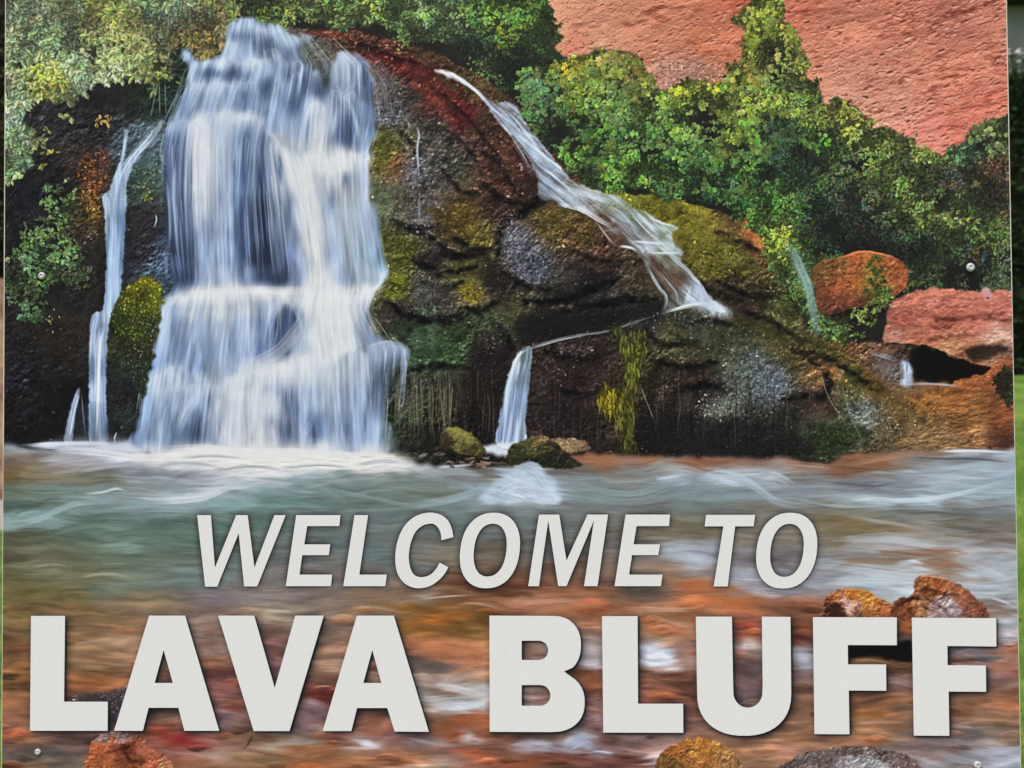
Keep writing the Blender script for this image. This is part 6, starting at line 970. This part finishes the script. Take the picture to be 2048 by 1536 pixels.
# ================================================================ ground
def lawn_z(x, y):
    a = np.clip((y - 2.0) / 12.0, 0, 1); b = np.clip((x - 0.5) / 4.0, 0, 1)
    return 1.33 * a * a * (3 - 2 * a) * b * b * (3 - 2 * b)
xs = np.concatenate([np.linspace(-150, -14, 12), np.linspace(-12, 14, 66), np.linspace(16, 150, 12)])
ys = np.concatenate([np.linspace(-60, -4, 8), np.linspace(-3, 17, 50), np.linspace(19, 220, 16)])
GX, GY = np.meshgrid(xs, ys); GZ = lawn_z(GX, GY)
nx, ny = len(xs), len(ys)
me = mesh('lawn', np.stack([GX, GY, GZ], -1).reshape(-1, 3), [(j * nx + i, j * nx + i + 1, (j + 1) * nx + i + 1, (j + 1) * nx + i) for j in range(ny - 1) for i in range(nx - 1)])
me.polygons.foreach_set('use_smooth', [True] * len(me.polygons))
MAT_LAWN = noisy('lawn_green', (0.085, 0.165, 0.022), (0.175, 0.285, 0.045), 2.2, .9, .3, 9, .1, (.23, .32, .07))
tag(link('lawn', me, MAT_LAWN), 'bright green mown lawn behind and around the sign', kind='structure')
# grass blades where the lawn shows beside the sign
rg = np.random.RandomState(5)
vs, fs = [], []
def blades(n, x0, x1, y0, y1):
    x = rg.uniform(x0, x1, n); y = rg.uniform(y0, y1, n); z = lawn_z(x, y)
    h = rg.uniform(.02, .055, n); a = rg.uniform(0, 6.28, n); w = rg.uniform(.0025, .005, n); l = rg.uniform(-.02, .02, (n, 2))
    for i in range(n):
        k = len(vs); dx, dy = math.cos(a[i]) * w[i], math.sin(a[i]) * w[i]
        vs.extend([(x[i] - dx, y[i] - dy, z[i] - .003), (x[i] + dx, y[i] + dy, z[i] - .003), (x[i] + l[i, 0], y[i] + l[i, 1], z[i] + h[i])]); fs.append((k, k + 1, k + 2))
blades(26000, .9, 4.2, 2.2, 9.5); blades(14000, -5.0, -1.6, 3.0, 10.0)
tag(link('grass', mesh('grass', vs, fs), noisy('blade_green', (.10, .20, .025), (.22, .34, .06), 14, .8, 0, 3, .15)), 'short green grass blades of the lawn', kind='stuff')

# ================================================================ things behind the sign
def ray(px, py, d):
    """place seen at a print position, d metres beyond the eye along the view"""
    v = RIGHT * ((px - 1024) / F_PU) + FWD + UPV * (-(py - 768) / F_PU); return CAM + v * d
def box_bm(bm, x0, x1, y0, y1, z0, z1, bev=0.0):
    r = bmesh.ops.create_cube(bm, size=1.0); 
    for v in r['verts']: v.co = Vector(((x0 + x1) / 2 + v.co.x * (x1 - x0), (y0 + y1) / 2 + v.co.y * (y1 - y0), (z0 + z1) / 2 + v.co.z * (z1 - z0)))
    if bev: bmesh.ops.bevel(bm, geom=[e for e in bm.edges if all(v in r['verts'] for v in e.verts)], offset=bev, segments=2, affect='EDGES')
def leaf_cloud(n, fn, size, seed):
    r = np.random.RandomState(seed); vs, fs = [], []
    for i in range(n):
        p = fn(r); a, b = r.uniform(0, 6.28), r.uniform(-.9, .9); s = r.uniform(*size)
        u = np.array([math.cos(a), math.sin(a), b * .6]); u /= np.linalg.norm(u); w = np.cross(u, r.randn(3)); w /= np.linalg.norm(w) + 1e-6
        k = len(vs); vs.extend([p - u * s, p + w * s * .38, p + u * s, p - w * s * .38]); fs.append((k, k + 1, k + 2, k + 3))
    return vs, fs
# clipped dark hedge on the right
hb = ray(2045, 752, 14.0); hx, hy = hb[0], hb[1]; hz = float(lawn_z(hx, hy)); H = 3.62
t = empty('hedge', (hx + 1.4, hy + .6, hz)); tag(t, 'tall dark green clipped hedge right of the sign at the back of the lawn', 'hedge')
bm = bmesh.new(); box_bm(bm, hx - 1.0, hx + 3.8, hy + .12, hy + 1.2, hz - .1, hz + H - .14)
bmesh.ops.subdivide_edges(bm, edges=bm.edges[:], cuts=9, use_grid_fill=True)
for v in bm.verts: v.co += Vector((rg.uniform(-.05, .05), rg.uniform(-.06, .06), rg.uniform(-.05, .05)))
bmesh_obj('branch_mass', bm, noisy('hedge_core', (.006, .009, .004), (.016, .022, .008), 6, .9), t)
def hp(r):
    f = r.rand()
    if f < .75: return np.array([r.uniform(hx - 1.05, hx + 3.85), hy + r.uniform(-.02, .2), hz + r.uniform(.02, H - .1) ])
    return np.array([r.uniform(hx - 1.05, hx + 3.85), hy + r.uniform(0, 1.2), hz + H - .12 + abs(r.randn()) * .06])
vs, fs = leaf_cloud(16000, hp, (.03, .08), 2)
link('foliage', mesh('foliage', vs, fs), noisy('hedge_leaf', (.010, .022, .006), (.028, .055, .012), 5, .8), t)
# white flowering shrub over the hedge top
fb = ray(2036, 124, 15.9); fz = float(lawn_z(fb[0], fb[1]))
t = empty('flowering_shrub', (fb[0], fb[1], fz)); tag(t, 'white flowering shrub showing just above the dark hedge', 'shrub')
bm = bmesh.new()
for k in range(7):
    a = k * .9; r_ = bmesh.ops.create_cone(bm, segments=6, radius1=.03, radius2=.012, depth=fb[2] - fz, cap_ends=True)
    for v in r_['verts']: v.co = Vector((fb[0] + math.cos(a) * .1 + v.co.x + (v.co.z + .5) * math.cos(a) * .12, fb[1] + math.sin(a) * .1 + v.co.y, (fz + fb[2]) / 2 + v.co.z))
bmesh_obj('stem', bm, noisy('stem_brown', (.05, .035, .02), (.09, .065, .04), 20), t)
def sp(r): 
    v = r.randn(3); v /= np.linalg.norm(v); return np.array(fb) + np.array([v[0] * 1.0, v[1] * .35, v[2] * .12 - .06])
vs, fs = leaf_cloud(1500, sp, (.03, .06), 3); link('foliage', mesh('foliage', vs, fs), noisy('shrub_leaf', (.06, .09, .04), (.16, .20, .11), 7), t)
vs, fs = leaf_cloud(800, lambda r: sp(r) + np.array([0, -.08, .06]), (.025, .05), 4); link('blossom', mesh('blossom', vs, fs), noisy('blossom_white', (.5, .52, .46), (.75, .75, .70), 8), t)
# grey house wall far behind
wb = ray(2030, 112, 24.0); wx, wy = wb[0], wb[1]; wz = float(lawn_z(wx, wy)); z95 = ray(2030, 95, 24.0)[2]; z10 = ray(2030, 10, 24.0)[2]
t = empty('house', (wx, wy + 2, wz)); tag(t, 'grey house wall with dark eave, only a sliver shows above the hedge', 'house')
bm = bmesh.new(); box_bm(bm, wx - 2.5, wx + 7, wy + .05, wy + 5, z95, z10); bmesh_obj('wall', bm, noisy('render_grey', (.21, .22, .20), (.29, .30, .28), 1.2, .85), t)
bm = bmesh.new(); box_bm(bm, wx - 2.55, wx + 7.05, wy, wy + 5.05, wz - .1, z95); bmesh_obj('plinth', bm, noisy('plinth_grey', (.07, .08, .072), (.11, .12, .105), 2, .9), t)
bm = bmesh.new(); box_bm(bm, wx - 3.0, wx + 7.5, wy - .5, wy + 5.5, z10, z10 + .35, .03); bmesh_obj('roof', bm, noisy('roof_dark', (.014, .017, .013), (.03, .034, .028), 3, .8), t)
# tan garden wall and dark shrub on the left
gb = ray(2, 1046, 10.6); gx, gy = gb[0], gb[1]; ztop = ray(2, 556, 10.6)[2]; zf = ray(2, 1000, 10.6)[2]
t = empty('garden_wall', (gx, gy, 0)); tag(t, 'tan rough wall on a pale footing left of the sign beyond the lawn', 'wall')
bm = bmesh.new(); box_bm(bm, gx - 4, gx + .7, gy, gy + .35, -.05, zf, .02); bmesh_obj('footing', bm, noisy('footing_pale', (.42, .38, .33), (.60, .56, .50), 5, .8), t)
bm = bmesh.new(); box_bm(bm, gx - 3.96, gx + .66, gy + .03, gy + .32, zf, ztop)
bmesh.ops.subdivide_edges(bm, edges=bm.edges[:], cuts=14, use_grid_fill=True)
for v in bm.verts: v.co += Vector((0, rg.uniform(-.012, .012), 0))
bmesh_obj('wall_face', bm, noisy('tan_stone', (.20, .10, .055), (.52, .34, .23), 5.5, .9, .5, 8, .1), t)
t = empty('shrub', (gx - .6, gy + .9, 0)); tag(t, 'dark olive shrub rising behind the tan wall left of the sign', 'shrub')
st = ray(2, -260, 11.4)[2]
bm = bmesh.new()
for k in range(9):
    a = k * .7; r_ = bmesh.ops.create_cone(bm, segments=6, radius1=.05, radius2=.015, depth=st - .3, cap_ends=True)
    for v in r_['verts']: v.co = Vector((gx - .6 + k * .12 - .4 + v.co.x, gy + .9 + math.sin(a) * .15 + v.co.y, (st - .3) / 2 + v.co.z))
bmesh_obj('stem', bm, noisy('stem_dark', (.03, .022, .014), (.07, .05, .03), 14), t)
bm = bmesh.new(); box_bm(bm, gx - 2.2, gx + .55, gy + .7, gy + 1.3, ztop - .25, st - .1); bmesh.ops.subdivide_edges(bm, edges=bm.edges[:], cuts=7, use_grid_fill=True)
for v in bm.verts: v.co += Vector((rg.uniform(-.08, .08), rg.uniform(-.1, .1), rg.uniform(-.1, .1)))
bmesh_obj('branch_mass', bm, noisy('shrub_core', (.010, .010, .006), (.05, .036, .022), 3.5, .9), t)
vs, fs = leaf_cloud(9000, lambda r: np.array([gx + r.uniform(-2.3, .65), gy + .62 + r.uniform(-.12, .1), r.uniform(ztop - .2, st)]), (.03, .07), 6)
link('foliage', mesh('foliage', vs, fs), noisy('olive_leaf', (.018, .022, .006), (.065, .060, .018), 3.0, .8, c2=(.16, .17, .03)), t)

# ================================================================ the sign
E1 = np.array([1., 0, 0]); E2 = np.array([0, math.sin(TILT), math.cos(TILT)]); NRM = np.array([0, -math.cos(TILT), math.sin(TILT)])
P0 = np.array([0, 0, EYE])
def plane_xy(px, py):
    """print position -> metres on the sheet"""
    d = _turn(np.array([(px - 1024) / F_PU, 1., -(py - 768) / F_PU])); tt = NRM.dot(P0 - CAM) / NRM.dot(d); p = CAM + d * tt - P0
    return p[0], p.dot(E2)
def plane_pt(x, y, off=0.0): return P0 + E1 * x + E2 * y + NRM * off
XL, XR, YB, YT = -0.7019, 0.5212, -0.4795, 0.770     # print on the sheet
RW = RH = 2048
def rectify():
    """the painted picture laid flat on the sheet's own axes"""
    gx = XL - .002 + (np.arange(RW) + .5) / RW * (XR - XL + .004); gy = YT + .002 - (np.arange(RH) + .5) / RH * (YT - YB + .004)
    X, Y = np.meshgrid(gx, gy)
    P = P0[None, None] + X[..., None] * E1 + Y[..., None] * E2 - CAM
    w = P @ FWD; u = 1024 + F_PU * (P @ RIGHT) / w - CX0; v = 768 - F_PU * (P @ UPV) / w - CY0
    u = np.clip(u, 0, CW - 1.01); v = np.clip(v, 0, CH - 1.01); ui = u.astype(int); vi = v.astype(int)
    fu = (u - ui)[..., None].astype(np.float32); fv = (v - vi)[..., None].astype(np.float32)
    return (img[vi, ui] * (1 - fu) + img[vi, ui + 1] * fu) * (1 - fv) + (img[vi + 1, ui] * (1 - fu) + img[vi + 1, ui + 1] * fu) * fv
paint(); print_shadow(); finish()
pic = rectify()
bimg = bpy.data.images.new('printed_picture', RW, RH, alpha=False)
buf = np.ones((RH, RW, 4), np.float32); buf[..., :3] = np.clip(pic[::-1] / 255.0, 0, 1)
bimg.pixels.foreach_set(buf.ravel()); bimg.update(); bimg.pack()

def ink_finish(name, rough):
    m, nt_, b = material(name, (.8, .8, .8), rough, .07)
    tc = nt_.nodes.new('ShaderNodeTexCoord'); n = nt_.nodes.new('ShaderNodeTexNoise'); n.inputs['Scale'].default_value = 420; n.inputs['Detail'].default_value = 3
    bp = nt_.nodes.new('ShaderNodeBump'); bp.inputs['Strength'].default_value = .12; bp.inputs['Distance'].default_value = .0006
    nt_.links.new(tc.outputs['Object'], n.inputs['Vector']); nt_.links.new(n.outputs['Fac'], bp.inputs['Height']); nt_.links.new(bp.outputs['Normal'], b.inputs['Normal'])
    return m, nt_, b, n
MAT_PRINT, ptree, pb, _ = ink_finish('printed_ink', .5)
ti = ptree.nodes.new('ShaderNodeTexImage'); ti.image = bimg; ti.extension = 'EXTEND'; ti.interpolation = 'Cubic'
uvn = ptree.nodes.new('ShaderNodeUVMap'); uvn.uv_map = 'print'
ptree.links.new(uvn.outputs[0], ti.inputs['Vector']); ptree.links.new(ti.outputs['Color'], pb.inputs['Base Color'])
MAT_WHITE, wtree, wbs, wn = ink_finish('white_ink', .5)
wr = wtree.nodes.new('ShaderNodeValToRGB'); wr.color_ramp.elements[0].color = (.668, .660, .648, 1); wr.color_ramp.elements[1].color = (.775, .766, .752, 1)
wtree.links.new(wn.outputs['Fac'], wr.inputs['Fac']); wtree.links.new(wr.outputs['Color'], wbs.inputs['Base Color'])
MAT_EDGE = noisy('sheet_edge', (.62, .58, .50), (.74, .71, .63), 60, .5)

sign = empty('welcome_sign', tuple(plane_pt((XL + XR) / 2, YB, -.04) * np.array([1, 1, 0])))
tag(sign, 'large square printed sign reading WELCOME TO LAVA BLUFF over a waterfall picture', 'sign')
# the board, a thin composite sheet
TH = .004
bm = bmesh.new(); cs = [(XL - .0012, YB - .002), (XR + .0012, YB - .002), (XR + .0012, YT + .002), (XL - .0012, YT + .002)]
f_ = [bm.verts.new(plane_pt(x, y, -.0003)) for x, y in cs]; b_ = [bm.verts.new(plane_pt(x, y, -TH)) for x, y in cs]
bm.faces.new(f_); bm.faces.new(b_[::-1])
for i in range(4): bm.faces.new((f_[i], b_[i], b_[(i + 1) % 4], f_[(i + 1) % 4]))
bmesh.ops.recalc_face_normals(bm, faces=bm.faces[:])
bmesh_obj('board', bm, MAT_EDGE, sign)
for s in (XL + .12, XR - .12):
    bm = bmesh.new(); q = [(s - .045, -.005), (s + .045, -.005), (s + .045, -.095), (s - .045, -.095)]
    lo = [bm.verts.new(plane_pt(x, -EYE - .25, o)) for x, o in q]; hi = [bm.verts.new(plane_pt(x, YT - .03, o)) for x, o in q]
    bm.faces.new(lo[::-1]); bm.faces.new(hi)
    for i in range(4): bm.faces.new((lo[i], lo[(i + 1) % 4], hi[(i + 1) % 4], hi[i]))
    bmesh.ops.recalc_face_normals(bm, faces=bm.faces[:])
    bmesh_obj('post', bm, noisy('post_timber', (.16, .11, .07), (.30, .22, .15), 9, .8, .3), sign)

def put_uv(me, coords):
    uv = me.uv_layers.new(name='print')
    for lp in me.loops:
        x, y = coords[lp.vertex_index]
        uv.data[lp.index].uv = ((x - (XL - .002)) / (XR - XL + .004), (y - (YB - .002)) / (YT - YB + .004))
def clip_poly(pts, x0, x1, y0, y1):
    for ax, lim, sgn in ((0, x0, 1), (0, x1, -1), (1, y0, 1), (1, y1, -1)):
        out = []
        for i in range(len(pts)):
            a, b = pts[i - 1], pts[i]; ia, ib = (a[ax] - lim) * sgn >= 0, (b[ax] - lim) * sgn >= 0
            if ia != ib:
                t_ = (lim - a[ax]) / (b[ax] - a[ax]); out.append((a[0] + (b[0] - a[0]) * t_, a[1] + (b[1] - a[1]) * t_))
            if ib: out.append(b)
        pts = out
        if not pts: return []
    return pts
LAYER = [0]
def sheet_part(name, px_pts, parent, label=None, smooth=False):
    """one area of the print, its own flat piece of ink film (5 hundredths of a millimetre apart)"""
    LAYER[0] += 1; off = .00005 * LAYER[0]
    p = closed(px_pts, 3) if smooth else px_pts
    co = clip_poly([plane_xy(float(a), float(b)) for a, b in p], XL, XR, YB, YT)
    cl_ = [co[0]]
    for c in co[1:]:
        if abs(c[0] - cl_[-1][0]) + abs(c[1] - cl_[-1][1]) > 1e-5: cl_.append(c)
    bm = bmesh.new(); f = bm.faces.new([bm.verts.new(plane_pt(x, y, off)) for x, y in cl_]); f.normal_update()
    if f.normal.dot(Vector(NRM)) < 0: f.normal_flip()
    bmesh.ops.triangulate(bm, faces=[f], ngon_method='EAR_CLIP')
    me = bpy.data.meshes.new(name); bm.to_mesh(me); bm.free(); put_uv(me, cl_)
    o = link(name, me, MAT_PRINT, parent)
    if label: o['label'] = label
    return o
base = mesh('printed_picture', [plane_pt(x, y) for x, y in ((XL, YB), (XR, YB), (XR, YT), (XL, YT))], [(0, 1, 2, 3)])
put_uv(base, [(XL, YB), (XR, YB), (XR, YT), (XL, YT)])
picture = link('printed_picture', base, MAT_PRINT, sign); picture['label'] = 'printed photograph of a waterfall, red cliff and river'
CLIFF = [(1050,-490),(2060,-490),(2060,330),(1900,330),(1700,280),(1050,200)]
for nm, key, lab, sm in (('printed_bank', 'left_rock', 'dark shaded rock bank left of the waterfall', False), ('printed_cliff', CLIFF, 'salmon red sandstone cliff at the top right', False), ('printed_rock', 'rock', 'mossy brown rock dome right of the waterfall', True),
                         ('printed_foliage', 'fol_mid', 'green leaves along the top edge above the falls', False), ('printed_foliage', 'fol_right', 'big mass of green bushes under the red cliff', False), ('printed_foliage', 'fol_left', 'pale green broad leaves in the upper left corner', False), ('printed_foliage', 'fol_fern', 'small leaved fern clump on the dark bank', False),
                         ('printed_waterfall', 'fall', 'wide white waterfall dropping in three tiers', True), ('printed_waterfall', 'fall_thin', 'thin fall left of the main waterfall', True), ('printed_cascade', 'stream', 'cascade running down the right shoulder of the rock', True), ('printed_waterfall', 'small_fall', 'short narrow fall under the rock ledge', True),
                         ('printed_rock', 'slab', 'pinkish red rock slab at the right edge', True), ('printed_rock', 'shore', 'wet orange brown rocks at the right shore', True), ('printed_boulder', 'boulder', 'round orange boulder below the bushes', True), ('printed_moss', 'moss', 'yellow green moss mound between the falls', True), ('printed_moss', 'hang_moss', 'yellow moss hanging over the dark overhang', True),
                         ('printed_river', 'river', 'blurred river running teal to rusty brown', False), ('printed_stone', 'mossy_stone', 'low mossy stone left of the short fall', True), ('printed_stone', 'mossy_stone_b', 'dark mossy stone right of the short fall', True), ('printed_stone', 'stone_a', 'smooth orange stone above the first F', True), ('printed_stone', 'stone_b', 'rugged brown stone above the last F', True),
                         ('printed_stone', 'stone_c', 'grey speckled pebble at the bottom right', True), ('printed_stone', 'stone_d', 'orange stone at the bottom left', True), ('printed_stone', 'stone_e', 'ochre stone at the bottom centre', True)):
    sheet_part(nm, OUT[key] if isinstance(key, str) else key, picture, lab, sm)

# lettering: cut white film, 0.3 mm proud
WORDS = ['thin slanted', 'heavy upright']; ORD = {}
for i in range(len(LETTERS)):
    ch, o, hs = letter_loops(i)
    off, th = .0014, .0003
    bm = bmesh.new(); edges = []
    for loop in [o] + hs:
        v = [bm.verts.new(plane_pt(*plane_xy(float(a), float(b)), off)) for a, b in loop]
        edges += [bm.edges.new((v[j - 1], v[j])) for j in range(len(v))]
    bmesh.ops.triangle_fill(bm, edges=edges, use_beauty=True, normal=Vector(NRM))
    r_ = bmesh.ops.extrude_face_region(bm, geom=bm.faces[:])
    for v in [g for g in r_['geom'] if isinstance(g, bmesh.types.BMVert)]: v.co -= Vector(NRM) * th
    bmesh.ops.recalc_face_normals(bm, faces=bm.faces[:])
    lt = bmesh_obj('letter', bm, MAT_WHITE, sign)
    word = ('WELCOME', 'TO', 'LAVA', 'BLUFF')[0 if i < 7 else 1 if i < 9 else 2 if i < 13 else 3]
    lt['label'] = '%s white capital letter %s of the word %s' % (WORDS[i >= 9], ch, word)

# dome-headed screws with a recess
MAT_SCREW = noisy('screw_white', (.44, .45, .42), (.56, .57, .54), 300, .35, 0, 2, .5)
def screw_mesh(px, py, R):
    x, y = plane_xy(px, py); bm = bmesh.new(); prof = [(1.0, .0), (1.0, .12), (.93, .32), (.78, .5), (.55, .62), (.40, .64), (.34, .48), (.0, .46)]
    n = 20; rings = []
    for r, h in prof:
        if r == 0: rings.append([bm.verts.new(plane_pt(x, y, .0014 + h * R))]); continue
        rings.append([bm.verts.new(plane_pt(x + math.cos(a) * r * R, y + math.sin(a) * r * R, .0014 + h * R)) for a in [k * 2 * math.pi / n for k in range(n)]])
    for a, b in zip(rings, rings[1:]):
        for k in range(n):
            bm.faces.new((a[k], a[(k + 1) % n], b[(k + 1) % n], b[k]) if len(b) > 1 else (a[k], a[(k + 1) % n], b[0]))
    bmesh.ops.recalc_face_normals(bm, faces=bm.faces[:]); return bm
for px, py, R in ((85,552,.0047),(1940,535,.0052),(77,1503,.0040),(1954,1529,.0047),(92,-400,.0052),(1925,-418,.0052)):
    bmesh_obj('screw', screw_mesh(px, py, R), MAT_SCREW, sign, True)
